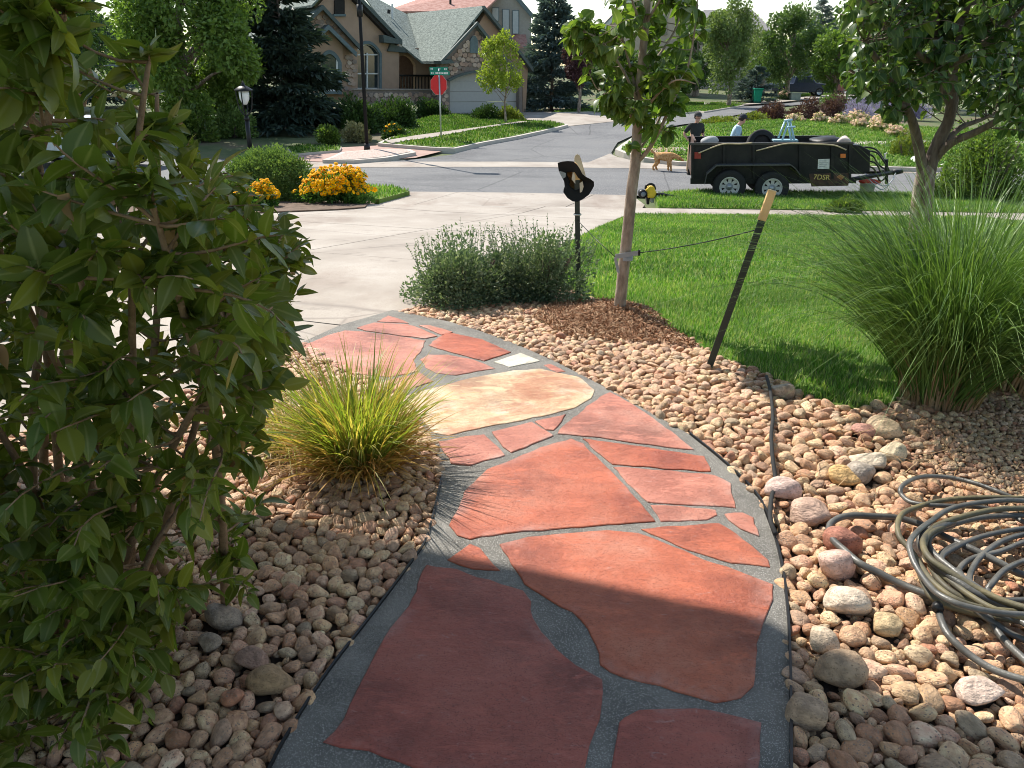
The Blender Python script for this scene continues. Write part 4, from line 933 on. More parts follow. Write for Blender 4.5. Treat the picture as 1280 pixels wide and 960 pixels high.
# flower border on the opposite corner
shrub(905, 156, 50, 10, 'low yellow green hedge behind the man in blue', m_gold, 2600, .1, group='border plants')
shrub(948, 154, 44, 12, 'low lime hedge next to the purple shrubs', m_gold, 2600, .1, group='border plants')
for i, (px, py, w, h) in enumerate(((972, 152, 46, 26), (1012, 150, 50, 26), (1050, 146, 46, 32))):
    shrub(px, py, w, h, ('purple leaved barberry shrub, leftmost of the three', 'purple leaved barberry shrub in the middle of the three', 'purple leaved barberry shrub next to the lavender flowers')[i], m_barb, 3200, .12, group='purple barberry shrubs', name='barberry_shrub')
shrub(1046, 134, 40, 20, 'round olive shrub rising behind the purple shrubs', m_jun, 2600, .13)
for i, (px, py, w, h) in enumerate(((1078, 152, 40, 30), (1110, 150, 44, 32), (1146, 150, 44, 34))):
    shrub(px, py, w, h, ('lavender blue flowering sage beside the purple shrub', 'lavender blue flowering sage behind the peach flowers', 'lavender blue flowering sage showing through the tree branches')[i], m_sage, 3600, .14, group='lavender sage plants', name='sage_plant', asp=.22, upb=2.0)
for i, (px, py, w, h) in enumerate(((998, 156, 30, 13), (1026, 157, 30, 14), (1054, 160, 32, 16), (1080, 164, 34, 18), (1104, 169, 36, 20), (1126, 176, 36, 22), (1110, 158, 40, 16), (1076, 154, 36, 14))):
    shrub(px, py, w, h, ('peach sedum clump at the left end of the border', 'peach sedum clump second from the left end', 'peach sedum clump third from the left end', 'peach sedum clump in the middle of the border', 'peach sedum clump near the right end of the border', 'peach sedum clump at the right end above the clipped bush', 'peach sedum clump in the back row to the right', 'peach sedum clump in the back row below the lavender flowers')[i], m_sed, 1300, .1, group='peach sedum border', name='sedum_clump', flow=(170, .07, m_sedf, .35, 'flower_heads'), cat='flowers', stems=False)
shrub(1140, 203, 62, 36, 'clipped yellow green bush beyond the trailer tongue', m_gold, 4500, .09)
shrub(1252, 262, 150, 118, 'tall glossy green shrub at the right edge behind the ornamental grass', m_big, 12000, .085, depth=.9)
shrub(1190, 262, 70, 50, 'lower green shrub between the forked tree and the glossy shrub', m_big, 3500, .075, depth=.5)
shrub(1062, 268, 56, 20, 'low leafy plant on the verge beside the sidewalk', m_big, 1500, .07, depth=.3)
shrub(980, 127, 30, 14, 'rose bush with pale blooms beside the green bin', m_hedge, 1500, .14, flow=(40, .1, m_sedf, .4, 'blooms'))
shrub(1085, 130, 44, 20, 'grey green shrub far beyond the flower border', m_jun, 2400, .16)

# ---------------------------------------------------- trees
def broad(label, px, pybase, crown, n, size, mleaf, r, trunk_px=10, Y=None, name='tree', group=None, lob=.26, lobes=46, asp=.6):
    n = int(n * 1.7); size *= .74; lob *= .82
    """crown = (left, right, top, bottom) in pixels at the trunk's distance"""
    b = at(px, pybase) if Y is None else atY(px, pybase, Y); b = Vector((b.x, b.y, T(b.y)))
    o = thing(name, label, 'tree', b, group); k = proj(b)[2] / FPX; x0, x1, y0, y1 = crown
    C = atY((x0 + x1) / 2, (y0 + y1) / 2, b.y); rx, rz = (x1 - x0) / 2 * k, (y1 - y0) / 2 * k; ry = rx * .9
    mb = MB(); tr_ = trunk_px / 2 * k; top = Vector((C.x, b.y, C.z + rz * .55))
    mb.tube(catmull([b - Vector((0, 0, .1)), b.lerp(top, .33) + Vector((r.normal(0, .1), 0, 0)), b.lerp(top, .7) + Vector((r.normal(0, .2), 0, 0)), top], 4), list(np.linspace(tr_, tr_ * .2, 13)), 8)
    d = norm(r.normal(size=(lobes, 3)) + np.array([0, 0, .15])); cc = d * (r.uniform(.35, 1, (lobes, 1)) ** .6) * (1 - lob * .7)
    for i in range(0, lobes, 3):
        q = Vector((C.x + cc[i, 0] * rx, C.y + cc[i, 1] * ry, C.z + cc[i, 2] * rz)); s = b.lerp(top, min(max((q.z - b.z) / (top.z - b.z) - .25, .25), .9))
        mb.tube([s, s.lerp(q, .5) + Vector((0, 0, .15 * rz * .3)), q], [tr_ * .35, tr_ * .2, tr_ * .06], 5, False)
    mb.build('trunk', m_bark, o, True)
    kk = r.integers(0, lobes, n); q = randdir(n, r); rad = lob * r.uniform(.75, 1.25, lobes)[kk] * r.random(n) ** .38
    p = cc[kk] + q * rad[:, None]; P = np.array(C) + p * np.array([rx, ry, rz])
    S = size * r.uniform(.6, 1.4, n); D = q + np.array([0, 0, -.25]) + r.normal(0, .7, (n, 3))
    v, f = batch(*CARD, frames(D, randdir(n, r) + q, np.stack([S * asp, S, S], 1)), P); npmesh('crown', v, f, mleaf, o, kind='stuff'); return o
def spruce(label, px, pybase, wpx_, toppx, mleaf, r, Y=None, n=15000, name='spruce_tree', group=None, size=.34):
    b = at(px, pybase) if Y is None else atY(px, pybase, Y); b = Vector((b.x, b.y, T(b.y))); o = thing(name, label, 'tree', b, group)
    H = atY(px, toppx, b.y).z - b.z; Rr = wpx_ / 2 / FPX * proj(b)[2]
    MB().tube([b - Vector((0, 0, .1)), b + Vector((0, 0, H * .98))], [H * .016, .02], 8).build('trunk', m_bark_dark, o, True)
    nb = int(H * 16); mb = MB(); PP, DD = [], []
    for i in range(nb):
        t = (i + r.random()) / nb; z = H * (.04 + .95 * t); L_ = Rr * (1 - t) ** .8 * r.uniform(.72, 1.12) + .12; a = r.uniform(0, 6.28); e = Vector((math.cos(a), math.sin(a), -.18 + .5 * t))
        s = b + Vector((0, 0, z)); tip = s + e * L_ + Vector((0, 0, .10 * L_)); mb.tube([s, tip], [.03, .008], 4, False)
        m = max(4, int(n / nb * (.35 + 1.3 * (1 - t))))
        u = r.random(m) ** .6; w = r.normal(0, .16, m) * L_ * u ** .5 + r.normal(0, .03, m); side = Vector((-math.sin(a), math.cos(a), 0))
        for j in range(m):
            PP.append(s.lerp(tip, u[j]) + side * w[j] + Vector((0, 0, r.normal(-.03, .05) - abs(w[j]) * .12))); DD.append(e * .8 + side * (1.1 if w[j] > 0 else -1.1) * r.random() + Vector((0, 0, r.normal(.05, .35))))
    mb.build('branches', m_bark_dark, o)
    PP = np.array([p[:] for p in PP]); DD = np.array([d[:] for d in DD]); m = len(PP); S = size * r.uniform(.6, 1.3, m)
    v, f = batch(*CARD, frames(DD, randdir(m, r) * .5 + np.array([0, 0, 1]), np.stack([S * .36, S, S], 1)), PP); npmesh('crown', v, f, mleaf, o, kind='stuff'); return o
m_t1 = leafmat('tree_leaf_bright', [(.085, .15, .025), (.125, .205, .035), (.17, .25, .05), (.07, .125, .025)], .32, .45, .4)
m_t2 = leafmat('tree_leaf_mid', [(.06, .11, .026), (.085, .145, .036), (.115, .185, .05), (.05, .095, .026)], .3, .45, .4)
m_t3 = leafmat('tree_leaf_pale', [(.11, .16, .05), (.15, .21, .07), (.2, .26, .1), (.09, .13, .04)], .3, .5, .4)
m_mpl = leafmat('maple_yellow', [(.20, .25, .03), (.28, .33, .05), (.15, .22, .03), (.34, .36, .08)], .4, .5)
m_plum = leafmat('plum_leaf', [(.05, .022, .028), (.08, .035, .04), (.11, .05, .06)], .2, .5)
m_sp1 = leafmat('spruce_dark', [(.028, .050, .038), (.042, .068, .052), (.056, .084, .066)], .1, .6)
m_sp2 = leafmat('spruce_blue', [(.07, .11, .11), (.10, .15, .15), (.15, .20, .20), (.06, .09, .08)], .1, .6)
r = np.random.default_rng(51)
broad('broad bright green tree standing left of the dark spruce', 235, 176, (125, 345, -90, 172), 21000, .24, m_t1, r, 16, 33, lobes=60)
broad('olive tree at the far left behind the leafy shrub', 60, 180, (-60, 130, -60, 150), 9000, .26, m_t2, r, 14, 44)
spruce('tall dark spruce in front of the left house gable', 362, 168, 165, -70, m_sp1, r, 36.5, 26000, size=.40)
spruce('grey blue spruce far left behind the broad tree', 128, 170, 110, -30, m_sp2, r, 50, 9000)
broad('slim young yellow green tree before the garage', 633, 157, (596, 660, 42, 122), 2600, .17, m_mpl, r, 3, None, 'maple_tree', lob=.3, lobes=22)
spruce('blue green spruce standing right of the garage', 689, 140, 96, -26, m_sp2, r, 53, 20000)
broad('purple leaved plum tree right of the blue spruce', 723, 138, (702, 742, 46, 112), 4200, .18, m_plum, r, 5, 50, 'plum_tree', lob=.34, lobes=24)
broad('green tree filling the gap behind the young tree, left', 752, 134, (722, 800, 45, 125), 5000, .3, m_t2, r, 7, 62)
broad('shaded green tree behind the young tree, right', 835, 130, (790, 876, 60, 128), 5000, .3, m_t2, r, 7, 64)
broad('light green street tree with grey trunk left of the green bin', 911, 128, (876, 950, -8, 112), 6500, .26, m_t3, r, 6, 60, lob=.28)
spruce('low blue spruce beside the green bin', 942, 126, 62, 84, m_sp2, r, 66, 5000, size=.28)
broad('round crowned green tree over the dark pickup', 985, 122, (945, 1032, 4, 104), 7000, .3, m_t2, r, 7, 74)
broad('leafy green tree rising behind the two men and the trailer', 868, 124, (836, 904, 26, 116), 6000, .3, m_t2, r, 7, 80)
broad('pale leafy tree between the street tree and the round crowned tree', 952, 122, (922, 984, 34, 112), 5000, .3, m_t3, r, 7, 88)
spruce('pointed grey green conifer against the sky', 1012, 122, 80, -6, m_sp2, r, 96, 9000)
broad('bright green tree with short trunk right of the pickup', 1043, 128, (1012, 1082, 30, 118), 5500, .3, m_t1, r, 8, 70)
broad('dense green tree far right seen through the dark leaves', 1110, 128, (1064, 1160, 10, 125), 7000, .3, m_t2, r, 8, 66)
broad('pale green tree behind the forked trunk', 1195, 132, (1140, 1250, 0, 140), 7000, .3, m_t3, r, 8, 58)
broad('large dark tree at the right end of the far street', 1300, 140, (1220, 1400, -60, 150), 7000, .3, m_t2, r, 9, 50)
for i, (px, w, tp_, Y, lab) in enumerate(((-120, 240, -80, 70, 'distant tree beyond the left edge of the picture'), (905, 120, 34, 120, 'distant tree behind the light green street tree'), (960, 120, 26, 125, 'distant tree behind the low blue spruce'), (1080, 140, 0, 120, 'distant tree behind the bright green tree'),
                                        (1180, 150, 20, 115, 'distant tree behind the pale green tree'), (1290, 160, 10, 118, 'distant tree behind the large dark tree'), (760, 90, 62, 100, 'distant tree left of the beige house'), (20, 160, 30, 95, 'distant tree behind the olive tree'), (180, 160, 20, 90, 'distant tree behind the broad bright tree'), (300, 140, 20, 80, 'distant tree between the broad tree and the dark spruce'), (860, 90, 30, 110, 'distant tree right of the beige house'), (1020, 110, 20, 135, 'distant tree behind the pointed conifer'))):
    broad(lab, px, 120, (px - w / 2, px + w / 2, tp_, 122), 4200, .5, (m_t2, m_t3, m_t1)[i % 3], r, 8, Y, group='trees along the far streets')
# ================================================================== SHADE CANOPY: unseen roof on posts, added to shade the foreground
m_trim = flat('trim_green_grey', (.085, .105, .10), .7)
m_shingle = mat('shingles', [(.07, .09, .08), (.14, .17, .15), (.22, .25, .225)], 5, .9, .8, 9, stretch=(1, 1, 3), detail=10, dist=.05)
m_canopy = flat('canopy_white', (.72, .70, .66), .8, var=.04)  # bright white so the added canopy bounces light down
HP = 4.2
e1 = at(965, 782) - SDIR * (HP / -SDIR.z); e2 = at(300, 642) - SDIR * (HP / -SDIR.z)
e1.z = e2.z = 0; ed = (e1 - e2).normalized(); back = Vector((ed.y, -ed.x, 0)); back = back if back.y < 0 else -back
own = thing('shade_canopy', 'white canopy on posts out of view, added to shade the foreground', 'shade_canopy', (0, -1.5, 0))
e3 = at(1020, 850) - SDIR * (HP / -SDIR.z); e4 = at(1280, 925) - SDIR * (HP / -SDIR.z); e3.z = e4.z = 0; ed2 = (e4 - e3).normalized()
Lp, Rp = e2 - ed * 4.2, e4 + ed2 * 5.2
zq = lambda p, z: Vector((p.x, p.y, z))
roof_th = .22
MB().prism([zq(Lp, HP), zq(e1, HP), zq(e3, HP), zq(Rp, HP), zq(Rp + back * 2.2, HP), zq(e3 + back * 2.4, HP), zq(Lp + back * 2.6, HP)], (0, 0, roof_th)).build('roof', m_canopy, own)  # outline traced back along the sun from the wanted shade edge
for q in (Lp + ed * .4 + back * .3, Rp - ed2 * .35 + back * .3):
    MB().box((q.x, q.y, HP / 2), (.18, .18, HP - .004)).build('post', m_trim, own)
for q in (Lp + ed * .4 + back * 2.3, Rp - ed2 * .35 + back * 1.9):
    MB().box((q.x, q.y, HP / 2), (.18, .18, HP - .004)).build('post', m_trim, own)

# ================================================================== OPPOSITE HOUSE
PHI = R(35); NIN = Vector((-math.sin(PHI), math.cos(PHI), 0)); UX = Vector((math.cos(PHI), math.sin(PHI), 0))
m_stucco = flat('salmon_stucco', (.40, .275, .20), .92, var=.06, scale=2, bump=.3)
m_stone = mat('veneer_stone', [(.3, .3, .3), (.6, .6, .6)], 8, .9, .4, 20, rand=[(.30, .21, .16), (.42, .30, .23), (.50, .39, .31), (.25, .20, .175), (.54, .44, .36), (.38, .25, .19), (.2, .15, .13)])
m_grout = flat('veneer_grout', (.2, .165, .145), .95)
m_door = flat('garage_door_paint', (.38, .375, .36), .6, var=.03)
m_glass = flat('window_glass', (.035, .05, .055), .08, spec=.8, var=.2)
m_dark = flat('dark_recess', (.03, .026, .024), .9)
m_winw = flat('window_white', (.62, .63, .62), .5)
m_bluetrim = flat('blue_grey_trim', (.12, .16, .17), .7)
m_redroof = mat('red_tile_roof', [(.30, .14, .11), (.38, .2, .16), (.44, .26, .22)], 4, .9, .4, 12)
m_greyhouse = flat('grey_siding', (.36, .33, .30), .85, var=.06)
m_beige = flat('beige_stucco', (.52, .42, .32), .9, var=.06)
m_greyroof = mat('grey_roof', [(.2, .19, .18), (.28, .265, .25)], 5, .9, .4, 20)
OG = at(605, 141); OE = at(455, 132); OE = Vector(atY(460, 130, 47.5)); OE.z = T(47.5); OR = atY(515, 128, 49.8); OL = atY(415, 130, 46.0)
house = thing('house', 'salmon stucco house with stone gables and green shingle roof across the street', 'house', (OG.x, OG.y, T(OG.y)))
def fac(name, px, O, th, m, push=0.0, parent=house, kind=None, label=None):
    o = O + NIN * push; P = [atP(x, y, o, NIN) for x, y in px]
    return MB().prism(P, NIN * th).build(name, m, parent, kind=kind, label=label)
def arc(x0, x1, y, top, n=10): return [(x0 + (x1 - x0) * i / n, y - (y - top) * math.sin(math.pi * i / n) ** .8) for i in range(n + 1)]
def sheet3(name, pts, m, parent, th=.14):
    return MB().prism(pts, (0, 0, -th)).build(name, m, parent)
def beam(name, px, O, w, m, push, th=.5, parent=house):      # rake board along a pixel polyline, w pixels deep
    for (a, b) in zip(px[:-1], px[1:]):
        fac(name, [a, b, (b[0], b[1] + w), (a[0], a[1] + w)], O, th, m, push, parent)
def veneer(px, O, push, parent, s=.34, seed=0):
    r = np.random.default_rng(seed); o = O + NIN * push; P = [atP(x, y, o, NIN) for x, y in px]
    uv = [((p - o).dot(UX), p.z) for p in P]; a = np.array(uv); mb = MB(); z = a[:, 1].min() + s * .3; row = 0
    while z < a[:, 1].max():
        u_ = a[:, 0].min() + s * (.3 + .5 * (row % 2))
        while u_ < a[:, 0].max():
            cu, cz = u_ + r.normal(0, s * .12), z + r.normal(0, s * .1); n = r.integers(5, 8); ph = r.uniform(0, 6.28)
            pts = [(cu + s * .66 * r.uniform(.8, 1.05) * math.cos(ph + 6.283 * i / n), cz + s * .52 * r.uniform(.8, 1.05) * math.sin(ph + 6.283 * i / n)) for i in range(n)]
            if inpoly(pts, uv).all(): mb.prism([o + UX * (x - 0) + Vector((0, 0, y - o.z)) for x, y in pts], -NIN * r.uniform(.04, .08))
            u_ += s * 1.12
        z += s * .86; row += 1
    o_ = mb.build('stone_veneer', m_stone, parent); o_['kind'] = 'stuff'
# garage wing
gw = [(551, 80), (597, 30), (642, 79), (653, 92), (653, 141.5), (649, 141.5), (649, 99), (641, 94), (622, 90.5), (604, 89.5), (584, 91), (570, 95), (562, 99.5), (562, 142), (551, 142)]
gwall = fac('garage_wall', gw, OG, .5, m_grout)
veneer([(555, 80), (597, 33), (641, 80), (641, 92), (622, 88), (604, 87), (584, 88.5), (570, 92), (561, 97), (555, 98)], OG, -.002, house, .27, 1)
veneer([(551.5, 97), (561.5, 97), (561.5, 141), (551.5, 141)], OG, -.002, house, .25, 2)
fac('garage_side_wall', [(608, 14), (652, 72), (660, 84), (657, 141), (653.5, 141), (653.5, 92), (643, 79), (598, 31)], OG, .4, m_stucco, .55)
ds = [88, 101.5, 114.5, 127.5, 142]
for i in range(4): fac('door_panel', [(562.2, ds[i] + .25), (649, ds[i] + .25 - .6), (649, ds[i + 1] - .35 - .6), (562.2, ds[i + 1] - .35)], OG, .08, m_door, .32 + .01 * (i % 2))
fac('door_arch', arc(559, 650.5, 100, 87.5) + arc(563, 648, 101.5, 90.3)[::-1], OG, .3, m_trim, -.12)
fac('gable_vent', [(588, 66.5)] + arc(588, 597.5, 51, 44.5) + [(597.5, 66.5)], OG, .1, m_bluetrim, -.14)
# garage roof: ridge runs back to the left
S0 = -.5
r1 = atP(606, 7, OG + NIN * .2, NIN); el_ = atP(551, 76.5, OG + NIN * S0, NIN); er = atP(666, 84, OG + NIN * .2, NIN)
r2 = r1 + NIN * 9.5; el2 = el_ + NIN * 2.2
sheet3('roof', [r1, el_, el2, r2], m_shingle, house); sheet3('roof', [r1, r2, er + NIN * 9.5, er], m_shingle, house)
beam('rake_board', [(606, 7), (640, 49), (667, 85)], OG, 5.5, m_trim, .0, .3)
r3 = atP(597, 27, OG + NIN * S0, NIN); sheet3('roof', [r3, atP(630, 71, OG + NIN * S0, NIN), atP(630, 71, OG + NIN * .2, NIN), r3 + NIN * 1.0], m_shingle, house)
beam('rake_board', [(551, 76), (597, 27)], OG, 4.0, m_trim, S0 - .03, .12); beam('rake_board', [(597, 27), (632, 71), (641, 82)], OG, 5.5, m_trim, S0 - .03, .12)
fac('eave_return', [(551, 76), (564, 74), (568, 79), (552, 80)], OG, .8, m_trim, S0 - .1)
# entry wing: big stucco gable
fac('entry_wall', [(425, -24), (499, 53), (499, 128), (474.5, 128), (474.5, 66)] + [(474.5 - 31 * i / 10, 66 - 12 * math.sin(math.pi * i / 10) ** .7) for i in range(1, 10)] + [(443.5, 66), (443.5, 128), (398, 128), (395, 10)], OE, .35, m_stucco)
win = arc(443.5, 474.5, 66, 54.5)
fac('window', [(443.5, 112)] + win + [(474.5, 112)], OE, .05, m_glass, .25)
f_ = lambda px, push=.15, m=m_winw, nm='window_frame': fac(nm, px, OE, .08, m, push)
for x in (443.8, 458.3, 472.8): f_([(x, 66), (x + 1.7, 66), (x + 1.7, 112), (x, 112)])
for y in (67.5, 91.2, 109.8): f_([(443.8, y), (474.4, y), (474.4, y + 1.7), (443.8, y + 1.7)], .12)
f_(arc(443.5, 474.5, 67, 54.5) + arc(445, 473, 67.5, 56.5)[::-1], .12)
fac('window_trim', arc(440.5, 477.5, 67, 50.8) + arc(443.6, 474.4, 67.2, 54.6)[::-1], OE, .12, m_bluetrim, -.1)
fac('window_trim', [(474.6, 67), (477.4, 67), (477.4, 113), (474.6, 113)], OE, .12, m_bluetrim, -.1)
fac('gable_vent', [(418.5, 18)] + arc(418.5, 431, 1, -6) + [(431, 18)], OE, .12, m_dark, -.11); fac('gable_vent_sill', [(417, 17.5), (432.5, 17.5), (432.5, 20.5), (417, 20.5)], OE, .2, m_bluetrim, -.15)
beam('rake_board', [(425, -32), (503, 50)], OE, 6, m_trim, -.55, .14)
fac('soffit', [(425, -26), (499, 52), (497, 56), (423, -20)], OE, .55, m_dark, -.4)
fac('eave_return', [(479, 43.5), (482, 44), (503, 51), (501, 55), (480, 53)], OE, .6, m_trim, -.6)
pe = atP(425, -32, OE - NIN * .5, NIN); pr = atP(503, 50, OE - NIN * .5, NIN); pl = atP(390, 6, OE - NIN * .5, NIN)
sheet3('roof', [pe, pr, pr + NIN * 4.5, pe + NIN * 9], m_shingle, house, .12); sheet3('roof', [pe, pe + NIN * 9, pl + NIN * 9, pl], m_shingle, house, .12)
b1, b2 = atP(503, 57, OE, NIN), el2 + Vector((0, 0, -.02))
sheet3('roof', [b1, b2, r2 - Vector((0, 0, .05)), atP(448, -14, OE + NIN * 6, NIN)], m_shingle, house, .12)
fac('roof', [(485, 64), (489, 54), (507, 61), (511, 66)], OE, .8, m_trim, -.2)
# left small gables
fac('gable_wall', [(404, 10), (447, 57), (447, 118), (428, 118), (372, 118), (372, 38)], OL, .3, m_stucco, .0)
veneer([(404, 12), (440, 50), (404, 48), (380, 52), (375, 40)], OL, -.002, house, .27, 3)
veneer([(428.5, 66), (446.5, 66), (446.5, 118), (428.5, 118)], OL, -.002, house, .27, 4)
fac('gable_wall', [(411, 37), (429, 58), (427.5, 118), (385, 118), (385, 58)], OL, .22, m_stucco, -.25)
beam('rake_board', [(404, 6), (451, 57)], OL, 6, m_trim, -.5, .14); beam('rake_board', [(372, 36), (404, 6)], OL, 6, m_trim, -.5, .14)
beam('rake_board', [(411, 31), (446, 65)], OL, 6, m_bluetrim, -.8, .14); beam('rake_board', [(386, 55), (411, 31)], OL, 6, m_bluetrim, -.8, .14)
q1, q2, q3 = atP(404, 6, OL - NIN * .4, NIN), atP(366, 40, OL - NIN * .4, NIN), atP(451, 57, OL - NIN * .4, NIN)
sheet3('roof', [q1, q1 + NIN * 8, q2 + NIN * 8, q2], m_shingle, house, .12); sheet3('roof', [q1, q3, q3 + NIN * 1.4, q1 + NIN * 3], m_shingle, house, .12)
q4, q5, q6 = atP(411, 30.5, OL - NIN * .7, NIN), atP(386, 55, OL - NIN * .7, NIN), atP(446, 65, OL - NIN * .7, NIN)
sheet3('roof', [q4, q4 + NIN * .7, q5 + NIN * .7, q5], m_trim, house, .08); sheet3('roof', [q4, q6, q6 + NIN * .7, q4 + NIN * .7], m_trim, house, .08)
fac('window', [(401, 114)] + arc(401, 422, 77, 68) + [(422, 114)], OL, .05, m_glass, -.28)
for px in ([(420.5, 74), (422.5, 76), (422.5, 114), (420.5, 114)], [(401, 96), (421, 96), (421, 97.8), (401, 97.8)], [(401, 112), (422, 112), (422, 114), (401, 114)]): fac('window_frame', px, OL, .08, m_winw, -.34)
fac('window_trim', arc(397.5, 427, 78, 62.5) + arc(401, 422.6, 78, 67.5)[::-1], OL, .12, m_bluetrim, -.36); fac('window_trim', [(422.8, 78), (427.2, 78), (427.4, 118), (423, 118)], OL, .12, m_bluetrim, -.36); fac('window_trim', [(400, 114.2), (424, 114.2), (424, 117.5), (400, 117.5)], OL, .14, m_bluetrim, -.38)
# recessed entry with arch, rail and stone walls
fac('porch_wall', [(474, 60), (552, 60), (552, 128), (520, 128), (520, 82)] + [(520 - 30 * i / 10, 82 - 13 * math.sin(math.pi * i / 10) ** .7) for i in range(1, 10)] + [(490, 82), (490, 128), (474, 128)], OR, .35, m_stucco)
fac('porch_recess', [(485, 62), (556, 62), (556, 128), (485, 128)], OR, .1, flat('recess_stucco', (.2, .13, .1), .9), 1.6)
fac('porch_rail', [(476, 93), (556, 93.5), (556, 96), (476, 95.5)], OR, .15, m_black, -.3)
for i in range(16): fac('baluster', [(491 + i * 4, 96), (491.9 + i * 4, 96), (491.9 + i * 4, 112), (491 + i * 4, 112)], OR, .04, m_black, -.22)
fac('stone_pier', [(477, 96.5), (489.5, 96.5), (489.5, 112), (477, 112)], OR, .4, m_grout, -.35); veneer([(477, 96.5), (489.5, 96.5), (489.5, 112), (477, 112)], OR, -.352, house, .25, 5)
lw = [(443, 112.5), (556, 113), (556, 131), (443, 131)]
fac('stone_wall', lw, OE, .3, m_grout, -1.3); veneer(lw, OE, -1.302, house, .28, 6); fac('wall_cap', [(442, 110.8), (557, 111.3), (557, 113), (442, 112.5)], OE, .42, flat('cap_stone', (.3, .26, .23), .9), -1.36)
MB().tube([atY(490, 24, 53), atY(490.5, 5, 53)], .07, 8).build('vent_pipe', m_winw, house)
MB().tube([atY(486, 17, 52.5), atY(486.3, 12, 52.5)], .10, 8).build('vent_pipe', m_black, house)

def planar(name, px, Y, th, m, parent): return MB().prism([atY(x, y, Y) for x, y in px], (0, th, 0)).build(name, m, parent)
# house behind with red roof
p = atY(635, 120, 68); h2 = thing('house', 'grey house with red tile roof rising behind the garage gable', 'house', (p.x, p.y, T(68)))
planar('wall', [(606, 125), (606, 14), (636, -16), (664, 18), (664, 125)], 68, 7, m_greyhouse, h2)
for x0, x1, y0, y1 in ((615.5, 623, 10, 26), (628.5, 636, 12, 38), (641, 648, 13.5, 42)):
    planar('window_frame', [(x0 - .8, y0 - .8), (x1 + .8, y0 - .8), (x1 + .8, y1 + .8), (x0 - .8, y1 + .8)], 67.9, .08, m_bluetrim, h2); planar('window', [(x0, y0), (x1, y0), (x1, y1), (x0, y1)], 67.84, .05, flat('pale_blind', (.42, .45, .47), .3, var=.05), h2)
planar('rake_board', [(636, -19), (668, 19), (666, 24), (634, -13)], 67.6, .3, m_bluetrim, h2)
sheet3('roof', [atY(640, 43, 67.9), atY(657, 43, 67.9), atY(660, 58, 66.6), atY(640, 58, 66.6)], m_redroof, h2)
sheet3('roof', [atY(480, 14, 64), atY(604, 14, 64), atY(640, -20, 70), atY(545, -9, 70)], m_redroof, h2)
planar('wall', [(490, 125), (490, 16), (605, 16), (605, 125)], 65, .4, m_greyhouse, h2)
MB().tube([atY(563, 6, 65.5), atY(563, -2, 65.5)], .09, 8).build('vent_pipe', m_black, h2)
# beige house behind the young tree
p = atY(810, 120, 84); h3 = thing('house', 'beige stucco house behind the young street tree', 'house', (p.x, p.y, T(84)))
planar('wall', [(758, 125), (758, 28), (800, -14), (846, -14), (874, 22), (874, 125)], 84, 9, m_beige, h3)
planar('rake_board', [(752, 32), (800, -17), (803, -12), (756, 37)], 83.5, .3, m_winw, h3)
sheet3('roof', [atY(800, -18, 83.4), atY(847, -18, 83.4), atY(850, -18, 94), atY(803, -18, 94)], m_greyroof, h3); sheet3('roof', [atY(752, 33, 83.4), atY(800, -18, 83.4), atY(800, -18, 94), atY(752, 33, 94)], m_greyroof, h3)
for x0, x1, y0, y1 in ((780, 790, 60, 82), (822, 834, 20, 44), (848, 858, 62, 84)): planar('window', [(x0, y0), (x1, y0), (x1, y1), (x0, y1)], 83.9, .05, m_glass, h3)
planar('garage_door', [(770, 94), (796, 94), (796, 122), (770, 122)], 83.9, .05, m_door, h3)
p = atY(900, 110, 105); h4 = thing('house', 'grey roofed house beyond the light green street tree', 'house', (p.x, p.y, T(105)))
planar('wall', [(862, 118), (862, 36), (960, 36), (960, 118)], 105, 9, m_greyhouse, h4)
sheet3('roof', [atY(856, 38, 104.5), atY(966, 38, 104.5), atY(940, 12, 110), atY(880, 12, 110)], m_greyroof, h4)
planar('window', [(872, 42), (882, 42), (882, 56), (872, 56)], 104.9, .05, m_glass, h4)

# ================================================================== STREET FURNITURE
# tall lamp mast
b = at(459, 188.5); lm = thing('lamp_mast', 'tall thin black street lamp mast on the gravel island', 'lamp post', b)
tp = atY(450, 0, b.y); ax = (tp - b).normalized(); ax = Vector((ax.x * .3, 0, 1)).normalized(); L_ = 7.2
m_mast = flat('mast_black', (.010, .011, .013), .6, spec=.15)
MB().tube([b, b + ax * L_], [.068, .05], 12).build('mast', m_mast, lm, True); MB().tube([b, b + ax * .25], [.12, .10], 12).build('base', m_black, lm, True)
zj = atY(451, 20, b.y).z - b.z; MB().tube([b + ax * (zj - .02), b + ax * (zj + .35)], .10, 12).build('collar', m_black, lm, True)
MB().box(b + ax * L_ + Vector((.3, 0, .05)), (.75, .3, .14)).build('lamp_head', m_black, lm, bevel=.03)
